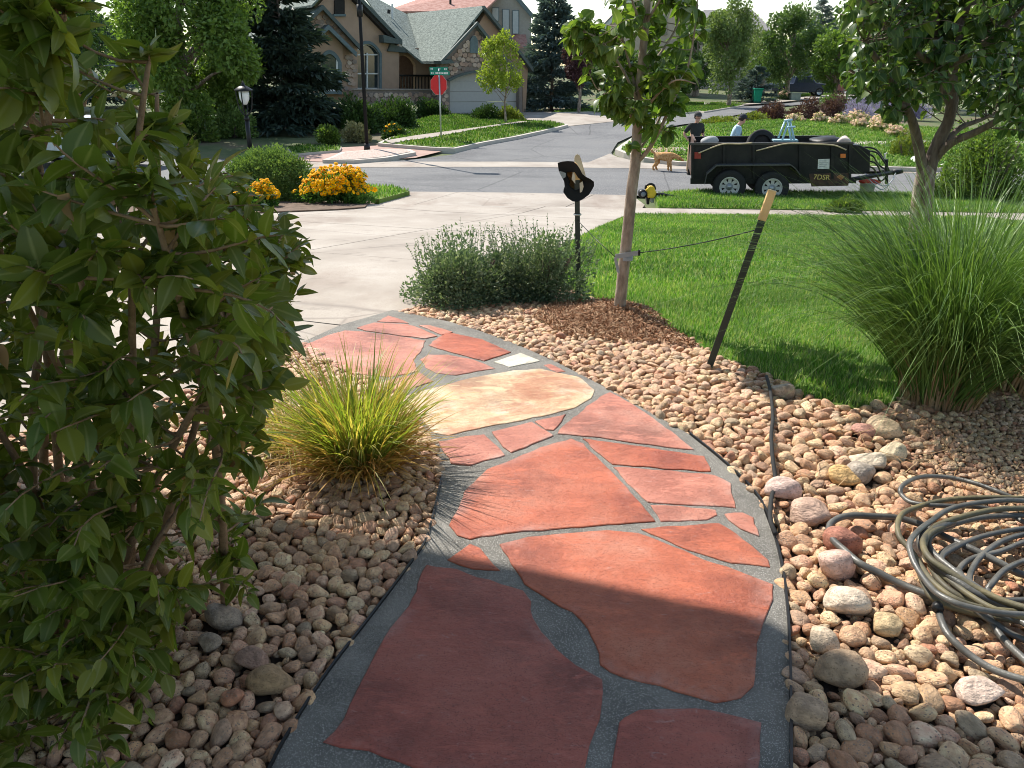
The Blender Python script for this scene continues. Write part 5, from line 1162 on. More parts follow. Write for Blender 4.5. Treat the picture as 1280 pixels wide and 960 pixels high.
# lantern
b = atY(311, 172, 26.9); b.z = T(26.9); k = proj(b)[2] / FPX * 1.0; ln = thing('lantern_post', 'black lantern post with frosted white globe behind the evergreen shrub', 'lamp post', b)
zc = lambda py: atY(311, py, 26.9).z
def cyl(prof, M0, n=14): return MB().lathe(prof, n, Matrix.Translation(M0))
MB().tube([b, Vector((b.x, b.y, zc(146)))], .075, 12).build('post', m_black, ln, True)
MB().tube([Vector((b.x, b.y, zc(150))), Vector((b.x, b.y, zc(145)))], [.11, .05], 12).build('collar', m_black, ln, True)
cb = Vector((b.x, b.y, 0))
MB().lathe([(.02, zc(101)), (.03, zc(104)), (.07, zc(105)), (.05, zc(106.5)), (.16, zc(108.5)), (.29, zc(112.2)), (.30, zc(113.4)), (.18, zc(114))], 20, Matrix.Translation(cb)).build('cap', m_black, ln, True)
MB().lathe([(.155, zc(114)), (.165, zc(118)), (.15, zc(124)), (.09, zc(129)), (.05, zc(131))], 18, Matrix.Translation(cb)).build('globe', flat('frosted_glass', (.78, .78, .76), .4, spec=.5, var=.02), ln, True)
for a in (0, 1.57, 3.14, 4.71):
    v = Vector((math.cos(a), math.sin(a), 0)); pr_ = [(.26, 113), (.255, 120), (.235, 128), (.2, 136), (.11, 142), (.03, 145)]
    MB().tube(catmull([cb + v * q + Vector((0, 0, zc(y))) for q, y in pr_], 4), .022, 6).build('yoke_arm', m_black, ln, True)
# stop sign with street names
b = at(551.6, 177.5); ss = thing('stop_sign', 'red octagonal stop sign with two green street name plates on a thin pole', 'sign', b)
k = proj(b)[2] / FPX; zz = lambda py: atY(550, py, b.y).z
MB().tube([b, Vector((b.x - .03, b.y, zz(86)))], .032, 8).build('pole', m_steel, ss, True)
cx, cz, rr = b.x - .06, zz(106), 12.4 * k
octo = lambda r_, y: [Vector((cx + r_ * .86 * math.cos(a), y, cz + r_ * math.sin(a))) for a in [math.pi / 8 + i * math.pi / 4 for i in range(8)]]
MB().prism(octo(rr, b.y + .05), (0, .012, 0)).build('sign_border', m_white, ss); MB().prism(octo(rr * .985, b.y + .044), (0, .005, 0)).build('sign_face', flat('sign_red', (.62, .02, .025), .4, var=.05), ss)
m_sgreen = flat('sign_green', (.0, .20, .13), .4, var=.05)
for (x0, x1, y0, y1, dy) in ((537, 559.5, 84, 88.5, .04), (537.5, 562, 89, 93.8, -.04)):
    q0, q1 = atY(x0, y1, b.y + dy), atY(x1, y0, b.y + dy); pl_ = MB().box(((q0.x + q1.x) / 2, b.y + dy, (q0.z + q1.z) / 2), (q1.x - q0.x, .012, q1.z - q0.z)).build('name_plate', m_sgreen, ss)
    mb = MB(); x = q0.x + .04; hh = (q1.z - q0.z)
    while x < q1.x - .05:
        w_ = random.uniform(.03, .06)
        if random.random() > .14: mb.box((x + w_ / 2, b.y + dy - .009, (q0.z + q1.z) / 2), (w_, .003, hh * random.choice((.5, .5, .36))))
        x += w_ + .018
    mb.build('lettering', m_white, pl_, kind='stuff')

# ================================================================== TRAILER
tw = at(911, 252.3); TY = tw.y; TH = R(10); DV = Vector((math.sin(TH), math.cos(TH), 0)); RTZ = Matrix.Rotation(-TH, 3, 'Z'); XV = RTZ @ Vector((1, 0, 0))
PT = lambda x, y, d=0: atP(x, y, tw, DV) + DV * d
tr0 = PT(965, 240, 1.0); tr0.z = T(TY)
trl = thing('dump_trailer', 'black tandem axle dump trailer parked along the kerb, loaded with tools', 'trailer', tr0)
m_tblk = mat('trailer_black', [(.006, .006, .0065), (.011, .011, .0115), (.02, .019, .017)], 3, .5, .15, 30, spec=.25, detail=9)
m_rust = mat('trailer_rusty', [(.03, .025, .022), (.07, .04, .03), (.12, .06, .04)], 5, .8, .3, 30, detail=9)
W_ = 2.05
side = [(864, 179), (1066, 178), (1066, 200), (1062, 223), (865, 224)]
for d, nm in ((0, 'side_panel'), (W_ - .05, 'side_panel')): MB().prism([PT(x, y, d) for x, y in side], DV * .05).build(nm, m_tblk, trl)
zt, zb = PT(960, 178).z, PT(960, 223).z; mid_ = lambda x, d, z: Vector((*PT(x, 200, d).xy, z))
MB().box(mid_(1064, W_ / 2, (zt + zb) / 2) - XV * .03, (.05, W_ - .104, zt - zb - .01), RTZ).build('front_panel', m_rust, trl)
MB().box(mid_(865, W_ / 2, (zt + zb) / 2) + XV * .03, (.05, W_ - .104, zt - zb - .01), RTZ).build('tailgate', m_rust, trl)
MB().box(mid_(964.5, W_ / 2, zb + .05), ((PT(1064, 200) - PT(865, 200)).length - .12, W_ - .104, .05), RTZ).build('floor', m_rust, trl)
for d in (-.02, W_ - .05): MB().prism([PT(862, 178.5, d), PT(1067, 177.5, d), PT(1067, 180.5, d), PT(862, 181.5, d)], DV * .07).build('top_rail', flat('worn_rail', (.06, .055, .05), .6), trl, bevel=.008)
for x in (865.5, 905, 942, 1000, 1040, 1062): MB().prism([PT(x - 1.6, 181.6, -.05), PT(x + 1.6, 181.6, -.05), PT(x + 1.6, 223, -.05), PT(x - 1.6, 223, -.05)], DV * .048).build('rib', m_tblk, trl)
for d in (-.012, W_ - .1): MB().prism([PT(863, 223.2, d), PT(1070, 222.2, d), PT(1070, 229, d), PT(863, 230, d)], DV * .09).build('frame_rail', m_tblk, trl)
MB().prism([PT(1011, 217, -.03), PT(1062, 216, -.03), PT(1060, 232, -.03), PT(1014, 233, -.03)], DV * .015).build('skirt', m_rust, trl)
fx = [(880.5, 228), (883, 215), (895, 204.5), (986, 203.5), (992, 208), (998, 216)]
for d in (-.30, W_ + .05):
    mb = MB()
    for (a, c_) in zip(fx[:-1], fx[1:]): mb.prism([PT(*a, d), PT(*c_, d), PT(c_[0], c_[1] + 1.6, d), PT(a[0], a[1] + 1.6, d)], DV * .30)
    mb.build('fender', flat('fender_grey', (.07, .07, .068), .5), trl)
RW = .385
def wheel(c, parent):
    M0 = Matrix.Translation(c) @ RTZ.to_4x4() @ Matrix.Rotation(R(90), 4, 'X')
    pr_ = [(RW * .60, -.10), (RW * .72, -.115), (RW * .93, -.10), (RW, -.07), (RW, .07), (RW * .93, .10), (RW * .72, .115), (RW * .60, .10)]
    t = MB().lathe(pr_, 28, M0, False).build('tyre', m_blackmat, parent, True)
    rim = MB().lathe([(RW * .61, -.1), (RW * .61, .1), (RW * .55, .10), (RW * .53, .055), (RW * .47, .05)], 28, M0, False)
    for i in range(8):
        a = i * math.pi / 4; A = M0 @ Matrix.Rotation(a, 4, 'Z'); rim.prism([A @ Vector(p) for p in ((RW * .15, -.035, .05), (RW * .49, -.042, .05), (RW * .49, .042, .05), (RW * .15, .035, .05))], (M0.to_3x3() @ Vector((0, 0, -.02))))
    ro = rim.build('rim', flat('rim_white', (.50, .48, .45), .5), t); MB().lathe([(RW * .22, .02), (RW * .22, .06), (RW * .10, .065), (RW * .10, .10), (.001, .10)], 16, M0).build('hub', m_steel, t, True)
    MB().lathe([(RW * .56, -.02), (.001, -.02)], 20, M0, False).build('brake_drum', m_dark, t)
zw = T(TY) + RW
for x in (911, 964):
    for d in (-.15, W_ + .15): wheel(Vector((*PT(x, 230, d).xy, zw)), trl)
    MB().tube([Vector((*PT(x, 230).xy, zw)), Vector((*PT(x, 230, W_).xy, zw))], .04, 8).build('axle', m_black, trl)
MB().prism([PT(868, 190, -.06), PT(876, 190, -.06), PT(876, 198, -.06), PT(868, 198, -.06)], DV * .02).build('tail_light', flat('red_lens', (.25, .01, .012), .3, spec=.6), trl)
MB().prism([PT(1050, 192, -.06), PT(1056.5, 192, -.06), PT(1056.5, 197, -.06), PT(1050, 197, -.06)], DV * .058).build('marker_light', flat('amber_lens', (.6, .14, .02), .3, spec=.6), trl)
pk = MB().prism([PT(1022.5, 199, -.012), PT(1037, 198.5, -.012), PT(1036.5, 211, -.012), PT(1022, 211, -.012)], DV * .01).build('placard', flat('placard', (.62, .61, .58), .6, var=.15, scale=14), trl)
mb = MB()
for i, w_ in enumerate((9, 11, 10, 7)): mb.prism([PT(1024, 200.6 + i * 2.4, -.016), PT(1024 + w_, 200.6 + i * 2.4, -.016), PT(1024 + w_, 201.5 + i * 2.4, -.016), PT(1024, 201.5 + i * 2.4, -.016)], DV * .003)
mb.build('print', flat('grey_print', (.33, .33, .33), .7), pk, kind='stuff')
def text(s, name, size, loc, rot, m, parent, ext=.002):
    cu = bpy.data.curves.new(name, 'FONT'); cu.body = s; cu.size = size; cu.extrude = ext; cu.align_x = 'CENTER'; cu.align_y = 'CENTER'; cu.offset = .0
    to = bpy.data.objects.new(name, cu); COL.objects.link(to); dg = bpy.context.evaluated_depsgraph_get(); me = bpy.data.meshes.new_from_object(to.evaluated_get(dg)); bpy.data.objects.remove(to); bpy.data.curves.remove(cu)
    me.name = name; me.materials.clear(); me.materials.append(m); me.transform(Matrix.Translation(Vector(loc) - org(parent)) @ Matrix.Rotation(rot[2], 4, 'Z') @ Matrix.Rotation(rot[0], 4, 'X')); return link(name, me, parent)
text('7DSR', 'lettering', .16, PT(1026.7, 221.5, -.04), (R(90), 0, -TH), flat('yellow_letters', (.66, .50, .16), .6, var=.15), trl, .004)
MB().prism([PT(1045, 221, -.042), PT(1050, 217.6, -.042), PT(1055.5, 220.5, -.042), PT(1051, 225, -.042)], DV * .008).build('emblem', flat('orange_emblem', (.33, .13, .05), .6), trl)
# tongue, pump box, jack, hoses
MB().prism([PT(1068, 183, .5), PT(1082, 184, .5), PT(1095, 191, .5), PT(1094, 219, .5), PT(1068, 221, .5)], DV * 1.0).build('pump_box', m_tblk, trl, bevel=.02)
cpl = PT(1131, 222, 1.0)
for d in (.15, 1.9): MB().tube([PT(1062, 226, d), cpl], .055, 6).build('tongue', m_black, trl)
MB().tube([cpl, cpl + Vector((.22, 0, .03))], [.07, .05], 10).build('coupler', m_black, trl, True)
MB().tube([PT(1121, 204, .9), PT(1121, 236, .9)], .04, 8).build('jack', m_black, trl); MB().tube([PT(1119, 203, .9), PT(1119, 197, .9), PT(1122, 196, .9)], .02, 6).build('jack_handle', m_steel, trl)
for k, (a, c_) in enumerate(((188, .9), (192, .7), (198, 1.1), (206, .8), (214, 1.0))):
    Q = catmull([PT(1092, a, c_), PT(1104, a + 2, c_ - .1), PT(1116, a + 12 + 2 * k, c_ + .1), PT(1127, 221, 1.0)], 6); MB().tube(Q, .02, 6).build('hose', m_black, trl, True)
Q = catmull([PT(1090, 224, .6), PT(1105, 239, .3), PT(1122, 232, .6), PT(1134, 222, .95)], 6); MB().tube(Q, .012, 6).build('chain', m_steel, trl, True)
Q = catmull([PT(1090, 220, .9), PT(1110, 236, .5), PT(1128, 228, .7)], 6); MB().tube(Q, .012, 6).build('chain', m_steel, trl, True)
m_rope = flat('tan_rope', (.50, .40, .26), .85)
for nm, pp in (('front', [(1057, 187), (1050, 184), (1040, 181), (1015, 179.5), (985, 179), (965, 183), (945, 188)]), ('rear', [(940, 178), (925, 179.5), (905, 179.5), (890, 184), (873, 191)])):
    tag(MB().tube(catmull([PT(x, y, -.075) for x, y in pp], 4), .016, 6).build('tie_rope', m_rope, smooth=True), 'tan tie rope slung over the %s half of the trailer side' % nm, 'rope', 'ropes on the trailer')
# load
p = PT(962, 174, 1.45); sp_ = thing('spare_tyre', 'spare black tyre leaning upright inside the trailer', 'tyre', Vector((p.x, p.y, zb + .08)))
Ms = Matrix.Translation(Vector((p.x, p.y, zt - .16))) @ Matrix.Rotation(R(70), 4, 'X'); rs = .36
MB().lathe([(rs * .6, -.09), (rs * .9, -.1), (rs, -.06), (rs, .06), (rs * .9, .1), (rs * .6, .09)], 26, Ms, False).build('tyre', m_blackmat, sp_, True); MB().lathe([(rs * .61, -.05), (rs * .61, .05), (rs * .3, .03), (.001, .03)], 22, Ms, False).build('rim', m_dark, sp_, True)
ht = thing('hand_truck', 'pale blue metal hand truck lying with its frame above the trailer rail', 'hand truck', PT(990, 178, .9) - Vector((0, 0, .5)))
m_pb = flat('pale_blue_steel', (.33, .50, .56), .45, .3)
for a, c_ in (((996, 180), (992, 154)), ((1000, 180), (996, 155)), ((979, 175), (989, 155)), ((984, 178), (993, 158)), ((991, 162), (1002, 162))): MB().tube([PT(*a, .8), PT(*c_, 1.0)], .025, 7).build('frame_tube', m_pb, ht, True)
MB().tube([PT(988, 154, 1.0), PT(999, 153, 1.0)], .03, 7).build('handle', m_pb, ht, True); MB().prism([PT(972, 178, .7), PT(1004, 178, .7), PT(1004, 180, .7), PT(972, 180, .7)], DV * .35).build('deck', m_pb, ht)
def lump(name, label, cat, c, s, m, seed=0, n=3):
    me = rock_mesh(name, seed, n, m, .3); o = link(name, me); o.location = c; o.scale = s; return tag(o, label, cat)
lump('work_bag', 'grey work bag at the rear corner of the trailer', 'bag', PT(887, 179, .35), (.22, .18, .12), flat('grey_canvas', (.34, .34, .34), .9), 31)
lump('tarp', 'dark folded tarp heaped at the front of the trailer', 'tarp', PT(1045, 181, 1.2), (.42, .4, .12), m_tblk, 33)
lump('cloth_bundle', 'pale cloth bundle at the front corner of the trailer', 'cloth', PT(1061, 178, .5), (.16, .15, .12), flat('pale_cloth', (.56, .47, .42), .9), 34)
# bucket
b = at(1081, 251); b = Vector((b.x, b.y, T(b.y))); bk = thing('bucket', 'white plastic bucket with a red cloth hanging over its rim under the trailer tongue', 'bucket', b)
Mb = Matrix.Translation(b); MB().lathe([(.15, 0), (.18, .42), (.19, .42), (.19, .44), (.17, .44), (.14, .02)], 20, Mb, True).build('pail', m_white, bk, True)
o = link('cloth', rock_mesh('cloth', 35, 3, flat('red_cloth', (.66, .05, .045), .8), .3), bk); o.location = (.06, -.02, .46); o.scale = (.30, .18, .08)

# ================================================================== PEOPLE AND DOG
m_skin = flat('skin', (.50, .28, .20), .55, var=.06, scale=12); m_hair = flat('dark_hair', (.03, .022, .018), .8)
def skin(name, verts, edges, m, parent, loc, yaw, sub=2, root=0):
    me = bpy.data.meshes.new(name); Mx = Matrix.Rotation(yaw, 4, 'Z'); me.from_pydata([Mx @ Vector(v[:3]) for v in verts], edges, []); me.materials.append(m); o = link(name, me, parent)
    sm = o.modifiers.new('skin', 'SKIN'); 
    for i, v in enumerate(verts):
        d = me.skin_vertices[0].data[i]; d.radius = (v[3], v[4] if len(v) > 4 else v[3]); d.use_root = i == root
    sm.use_smooth_shade = True; ss_ = o.modifiers.new('sub', 'SUBSURF'); ss_.levels = ss_.render_levels = sub; return o
def person(label, loc, yaw, arms, shirt_m, trous_m, cap_m, head_tilt=0.0, lean=0.0):
    o = thing('person', label, 'person', loc)
    hx = .03 + lean * .55; V, E = [], []
    def ch(pts, frm=None):
        ids = []
        for p in pts: V.append(p); ids.append(len(V) - 1)
        prev = frm
        for i in ids:
            if prev is not None: E.append((prev, i))
            prev = i
        return ids
    sp_ = ch([(0, 0, .95, .13, .16), (lean * .2, 0, 1.14, .115, .15), (lean * .4, 0, 1.34, .12, .17), (lean * .5, 0, 1.47, .07, .09), (hx, 0, 1.53, .052), (hx + .02 + head_tilt * .05, 0, 1.60, .075, .068), (hx + .03 + head_tilt * .1, 0, 1.67, .095, .078), (hx + .02 + head_tilt * .1, 0, 1.745, .07, .062)])
    ch([(hx + .115 + head_tilt * .1, 0, 1.645, .018)], sp_[6]); ch([(hx + .10 + head_tilt * .1, 0, 1.585, .03)], sp_[5])
    for s in (-1, 1): ch([(hx + .02, s * .088, 1.65, .018)], sp_[6])
    hands = []
    for s, (sh, elb, wr) in zip((-1, 1), arms):
        a = ch([(sh[0] + lean * .45, s * .18, 1.42, .062), (*elb, .045), (*wr, .033)], sp_[2])
        d = (Vector(wr) - Vector(elb)).normalized(); pm = Vector(wr) + d * .07; h = ch([(*pm, .036, .022)], a[-1])[0]; sd_ = d.cross(Vector((0, 0, 1))); sd_ = sd_.normalized() if sd_.length > .1 else Vector((0, 1, 0)); cu = Vector((0, 0, -1))
        for q, l in ((-.028, .075), (-.009, .088), (.010, .082), (.028, .064)):
            b_ = pm + sd_ * q + d * .03; ch([(*b_, .010), (*(b_ + d * l * .5 + cu * .012), .009), (*(b_ + d * l * .85 + cu * .04), .008)], h)
        ch([(*(pm - sd_ * .045 - d * .01), .012), (*(pm - sd_ * .06 + d * .03 + cu * .015), .010)], h)
    for s in (-1, 1): ch([(0, s * .10, .88, .085), (.02 + .03 * s, s * .11, .50, .06), (-.01, s * .12, .10, .042), (.13, s * .13, .05, .035)], sp_[0])
    skin('body', V, E, m_skin, o, loc, yaw)
    V, E = [], []
    sp_ = ch([(0, 0, .90, .16, .19), (lean * .2, 0, 1.14, .145, .185), (lean * .4, 0, 1.35, .15, .20), (lean * .5, 0, 1.465, .085, .11), (hx, 0, 1.50, .066)])
    for s, (sh, elb, wr) in zip((-1, 1), arms): e_ = Vector(elb); s_ = Vector((sh[0] + lean * .45, s * .19, 1.42)); ch([(*s_, .085), (*s_.lerp(e_, .55), .072), (*s_.lerp(e_, .85), .070)], sp_[2])
    skin('shirt', V, E, shirt_m, o, loc, yaw)
    V, E = [], []; hp = ch([(0, 0, .98, .15, .18), (0, 0, .90, .15, .18)])
    for s in (-1, 1): ch([(0, s * .10, .82, .105), (.02 + .03 * s, s * .11, .50, .08), (-.01, s * .12, .14, .065), (-.01, s * .12, .09, .066)], hp[1])
    skin('trousers', V, E, trous_m, o, loc, yaw)
    for s in (-1, 1): V, E = [], []; ch([(-.05, s * .12, .05, .045), (.06, s * .125, .045, .05), (.15, s * .13, .035, .04)]); skin('boot', V, E, m_black, o, loc, yaw)
    Mc = Matrix.Translation(loc) @ Matrix.Rotation(yaw, 4, 'Z') @ Matrix.Translation((hx + .02 + head_tilt * .1, 0, 1.70)) @ Matrix.Rotation(.12 + .25 * head_tilt, 4, 'Y')
    cp = MB().lathe([(.105, -.005), (.112, .02), (.105, .06), (.075, .098), (.03, .115), (.001, .117)], 18, Mc).build('cap', cap_m, o, True)
    MB().prism([Mc @ Vector((.20 * math.cos(a) - .0, .10 * math.sin(a), .01 + .0)) for a in np.linspace(-1.3, 1.3, 9)] + [Mc @ Vector((.06, .085, .016)), Mc @ Vector((.06, -.085, .016))], (0, 0, .012)).build('brim', cap_m, cp)
    MB().lathe([(.085, -.085), (.1, -.04), (.104, 0)], 16, Mc @ Matrix.Translation((-.02, 0, 0))).build('hair', m_hair, o, True)
    for s in (-1, 1):
        e_ = Matrix.Translation(loc) @ Matrix.Rotation(yaw, 4, 'Z') @ Vector((hx + .105 + head_tilt * .1, s * .032, 1.668)); MB().lathe([(.002, -.01), (.012, 0), (.002, .01)], 8, Matrix.Translation(e_)).build('eye', m_black, o)
    return o
m_dshirt = flat('charcoal_shirt', (.028, .03, .028), .9); m_bshirt = flat('light_blue_shirt', (.36, .50, .60), .9, var=.08); m_khaki = flat('khaki_trousers', (.36, .25, .15), .9); m_jean = flat('dark_jeans', (.04, .05, .07), .9)
p1 = atY(871, 150, 24.2); person('man in dark shirt and cap standing behind the rear of the trailer', Vector((p1.x, p1.y, T(24.2))), R(-75), [((0, 0, 0), (-.10, -.34, 1.18), (.10, -.24, 1.0)), ((0, 0, 0), (-.14, .32, 1.17), (.08, .28, .98))], m_dshirt, m_khaki, flat('dark_cap', (.05, .05, .05), .9))
p2 = atY(920, 158, 23.4); person('man in light blue shirt and dark cap looking down behind the trailer', Vector((p2.x, p2.y, T(23.4))), R(-8), [((0, 0, 0), (.06, -.24, 1.15), (.26, -.16, 1.02)), ((0, 0, 0), (.05, .24, 1.16), (.25, .16, 1.03))], m_bshirt, m_jean, flat('navy_cap', (.03, .034, .045), .9), .5, .12)
# dog
b = at(829, 213.5); b = Vector((b.x, b.y, T(b.y))); dog = thing('dog', 'curly ginger brown dog walking on a leash with its head lowered', 'dog', b)
V, E = [], []
def ch(pts, frm=None):
    ids = []
    for p in pts: V.append(p); ids.append(len(V) - 1)
    prev = frm
    for i in ids:
        if prev is not None: E.append((prev, i))
        prev = i
    return ids
s = .92
sc_ = lambda L: [tuple(q * s for q in p) for p in L]
sp_ = ch(sc_([(-.24, 0, .50, .145, .13), (-.05, 0, .49, .14, .14), (.15, 0, .48, .16, .145), (.28, 0, .52, .115, .11), (.40, 0, .50, .075, .07), (.50, 0, .45, .085, .075), (.60, 0, .39, .05, .045), (.67, 0, .36, .035, .035)]))
ch(sc_([(-.33, 0, .56, .04), (-.42, 0, .62, .05), (-.46, 0, .70, .045)]), sp_[0])
for y in (-1, 1):
    ch(sc_([(.46, y * .08, .47, .03), (.45, y * .11, .38, .035)]), sp_[5])
    ch(sc_([(-.26, y * .09, .38, .08), (-.20 + .04 * y, y * .09, .27, .055), (-.31 + .04 * y, y * .09, .14, .036), (-.29 + .05 * y, y * .09, .04, .036), (-.23 + .05 * y, y * .09, .03, .035)]), sp_[0])
    ch(sc_([(.19, y * .08, .34, .065), (.18 - .04 * y, y * .08, .22, .045), (.21 - .05 * y, y * .08, .10, .036), (.20 - .05 * y, y * .08, .04, .036), (.26 - .05 * y, y * .08, .03, .036)]), sp_[2])
db = skin('body', V, E, mat('dog_fur', [(.42, .20, .07), (.56, .30, .12), (.64, .40, .2)], 20, .9, .8, 60), dog, b, R(-12), 2)
tx = bpy.data.textures.new('curls', 'CLOUDS'); tx.noise_scale = .05; dm = db.modifiers.new('curls', 'DISPLACE'); dm.texture = tx; dm.strength = .035
Md = Matrix.Translation(b) @ Matrix.Rotation(R(-12), 4, 'Z')
MB().lathe([(.002, -.018), (.02, 0), (.002, .018)], 8, Md @ Matrix.Translation((.70 * s, 0, .365 * s))).build('nose', m_black, dog)
for y in (-1, 1): MB().lathe([(.002, -.012), (.013, 0), (.002, .012)], 8, Md @ Matrix.Translation((.575 * s, y * .055 * s, .46 * s))).build('eye', m_black, dog)
lp = [Md @ Vector((.42 * s, 0, .56 * s)), Md @ Vector((.9, .2, .50)), Md @ Vector((1.2, .9, .62)), Vector((p1.x - .16, p1.y - .25, T(24) + .95))]
tag(MB().tube(catmull(lp, 6), .010, 5).build('leash', m_black, smooth=True), 'dark leash running from the ginger dog to the man behind the trailer', 'leash')

# ================================================================== BLOWER, STAKES, HAT, HOSE
b = at(819, 257); bY = b.y; PB = lambda x, y, d=0: atY(x, y, bY) + Vector((0, d, 0)); bl = thing('leaf_blower', 'yellow and black leaf blower lying by the end of the grass verge', 'leaf blower', Vector((b.x, b.y, T(b.y))))
m_yel = flat('yellow_plastic', (.72, .48, .04), .45); kk = proj(b)[2] / FPX
MB().tube([PB(803, 242, .12), PB(803, 242, -.12)], [5.2 * kk, 5.2 * kk], 18).build('fan_housing', m_black, bl, True); MB().tube([PB(803, 242, -.121), PB(803, 242, -.14)], [3.2 * kk, 2.6 * kk], 14).build('air_intake', flat('grey_plastic', (.2, .22, .24), .5), bl, True)
MB().prism([PB(807, 236, -.1), PB(811, 232, -.1), PB(817, 233, -.1), PB(820, 241, -.1), PB(817, 247, -.1), PB(809, 247, -.1)], (0, .2, 0)).build('engine_cover', m_yel, bl, bevel=.02)
MB().tube(catmull([PB(807, 236), PB(808, 232), PB(813, 230), PB(817, 231.5), PB(819, 237)], 4), .028, 8).build('handle', m_black, bl, True)
MB().prism([PB(807, 246, -.08), PB(812, 246, -.08), PB(811, 255, -.08), PB(808, 255, -.08)], (0, .16, 0)).build('stand', m_black, bl, bevel=.01)
MB().tube([PB(820, 245, -.02), PB(822, 248, -.02)], [3.0 * kk, 2.6 * kk], 12).build('fuel_tank', flat('clear_tank', (.5, .55, .5), .3), bl, True); MB().prism([PB(813, 247, -.06), PB(818, 247, -.06), PB(817, 253, -.06), PB(813, 253, -.06)], (0, .12, 0)).build('carburettor', m_steel, bl, bevel=.01)
MB().tube([PB(818, 243), PB(828, 243.5), PB(838, 245), PB(846, 246)], [2.8 * kk, 2.4 * kk, 1.8 * kk, 1.5 * kk], 12).build('blow_tube', m_black, bl, True)

m_post = flat('dark_green_post', (.014, .026, .022), .5, spec=.5)
def tpost(label, base, top, tipfrac):
    o = thing('tree_stake', label, 'stake', base, None); ax = (top - base); L_ = ax.length; u_ = ax.normalized(); s_ = u_.cross(Vector((0, -1, 0))).normalized(); f_ = u_.cross(s_)
    cut = base + ax * (1 - tipfrac); b0 = base - u_ * .12
    for poly in ([(-.020, -.002), (.020, -.002), (.020, .003), (-.020, .003)], [(-.0025, .0032), (.0025, .0032), (.0025, .034), (-.0025, .034)]):
        nm = 'flange' if poly[0][0] < -.01 else 'web'; MB().prism([b0 + s_ * x + f_ * y for x, y in poly], cut - b0).build(nm, m_post, o)
    MB().prism([cut + s_ * x + f_ * y for x, y in ((-.022, -.004), (.022, -.004), (.024, .012), (.006, .036), (-.006, .036), (-.024, .012))], ax * tipfrac).build('stake_cap', m_tan, o, bevel=.003)
    return o
b1 = at(885, 463); t1 = atY(966, 238, b1.y - .02); tpost('dark green metal stake with tan wooden tip leaning right at the lawn edge', b1, t1, .155)
b2 = at(723, 376); t2 = atY(721, 203, b2.y); tpost('upright black metal stake left of the young tree with a hat hung on top', b2, t2, .12)
# hat
hat = thing('hat', 'black and cream sun hat hanging tipped over the top of the upright stake', 'hat', t2)
HY = b2.y - .03; ZH = lambda x, y, d=0: atY(685 + x / 12, 180 + y / 12, HY) + Vector((0, d, 0))
outl = [(148, 292), (220, 268), (300, 254), (380, 256), (430, 300), (470, 360), (510, 440), (570, 490), (640, 530), (695, 575), (702, 640), (670, 700), (620, 770), (540, 820), (440, 862), (365, 850), (285, 795), (225, 712), (232, 670), (250, 640), (245, 570), (205, 490), (165, 410)]
cen = (400, 560); n = len(outl); vs, fs = [], []
dep = [.0 + .05 * math.cos(2 * (2 * math.pi * i / n) + .6) for i in range(n)]
prof = [(1.0, 0.0, 1), (.78, .018, .8), (.48, .02, .5), (.42, .06, .3), (.36, .12, .1), (.2, .145, 0), (.02, .13, 0)]
for off in (0, 1):
    for s_, d, w_ in prof:
        for i, (x, y) in enumerate(outl): vs.append(ZH(cen[0] + (x - cen[0]) * s_, cen[1] + (y - cen[1]) * s_, d + dep[i] * w_ + off * .006))
m_ = len(prof)
def hatpart(name, off, m, rows=(0, m_ - 1)):
    b_ = off * m_ * n; mb = MB(); mb.add([vs[b_ + j] for j in range(m_ * n)], [(i * n + k, i * n + (k + 1) % n, (i + 1) * n + (k + 1) % n, (i + 1) * n + k) for i in range(rows[0], rows[1]) for k in range(n)]); return mb.build(name, m, hat, True)
m_straw_hat = flat('cream_straw', (.56, .50, .40), .8); m_hatblk = flat('black_felt', (.012, .012, .013), .85)
hatpart('brim_underside', 0, m_hatblk, (0, 3)); hatpart('crown_lining', 0, flat('tan_lining', (.30, .17, .06), .8, scale=30, var=.4), (3, m_ - 1)); hatpart('outer_felt', 1, m_straw_hat)
fl_ = [(390, 255), (395, 190), (412, 155), (440, 145), (470, 165), (490, 215), (520, 310), (570, 485), (510, 445), (470, 370), (435, 300)]
MB().prism([ZH(x, y, -.012 - .02 * math.sin(y / 90)) for x, y in fl_], (0, .006, 0)).build('brim_flap', m_straw_hat, hat)
MB().prism([ZH(x, y, .012) for x, y in ((165, 412), (215, 418), (270, 440), (265, 500), (230, 520), (195, 480))], (0, .004, 0)).build('sweat_band', flat('grey_band', (.25, .29, .31), .6), hat)
for px_ in ([(375, 420), (410, 470), (410, 600), (355, 530)], [(475, 590), (520, 560), (535, 640), (510, 720), (480, 730)]): MB().prism([ZH(x, y, .004) for x, y in px_], (0, .004, 0)).build('pale_patch', m_straw_hat, hat)
# tree strap, tie wires
tc = atY(783, 322, ty); st = thing('tree_strap', 'grey webbing strap wrapped round the young tree trunk', 'strap', tc); m_strap = flat('grey_webbing', (.30, .31, .33), .7)
M0 = Matrix.Translation(tc); MB().lathe([(.0475, -.016), (.0475, .016), (.044, .016), (.044, -.016)], 18, M0, False).build('loop', m_strap, st, True)
a0 = atY(769, 321, ty - .052); a1 = atY(799, 316, ty - .06); MB().prism([a0 + Vector((0, 0, -.016)), a1 + Vector((0, 0, -.017)), a1 + Vector((0, 0, .017)), a0 + Vector((0, 0, .018))], (0, .004, 0)).build('band', m_strap, st)
MB().prism([atY(767, 322, ty - .04), atY(771, 322, ty - .04), atY(775, 342, ty - .045), atY(771, 340, ty - .045)], (0, .004, 0)).build('band', m_strap, st)
MB().lathe([(.008, -.02), (.008, .02)], 8, Matrix.Translation(a1)).build('grommet', m_black, st)
lk = b1.lerp(t1, .80)
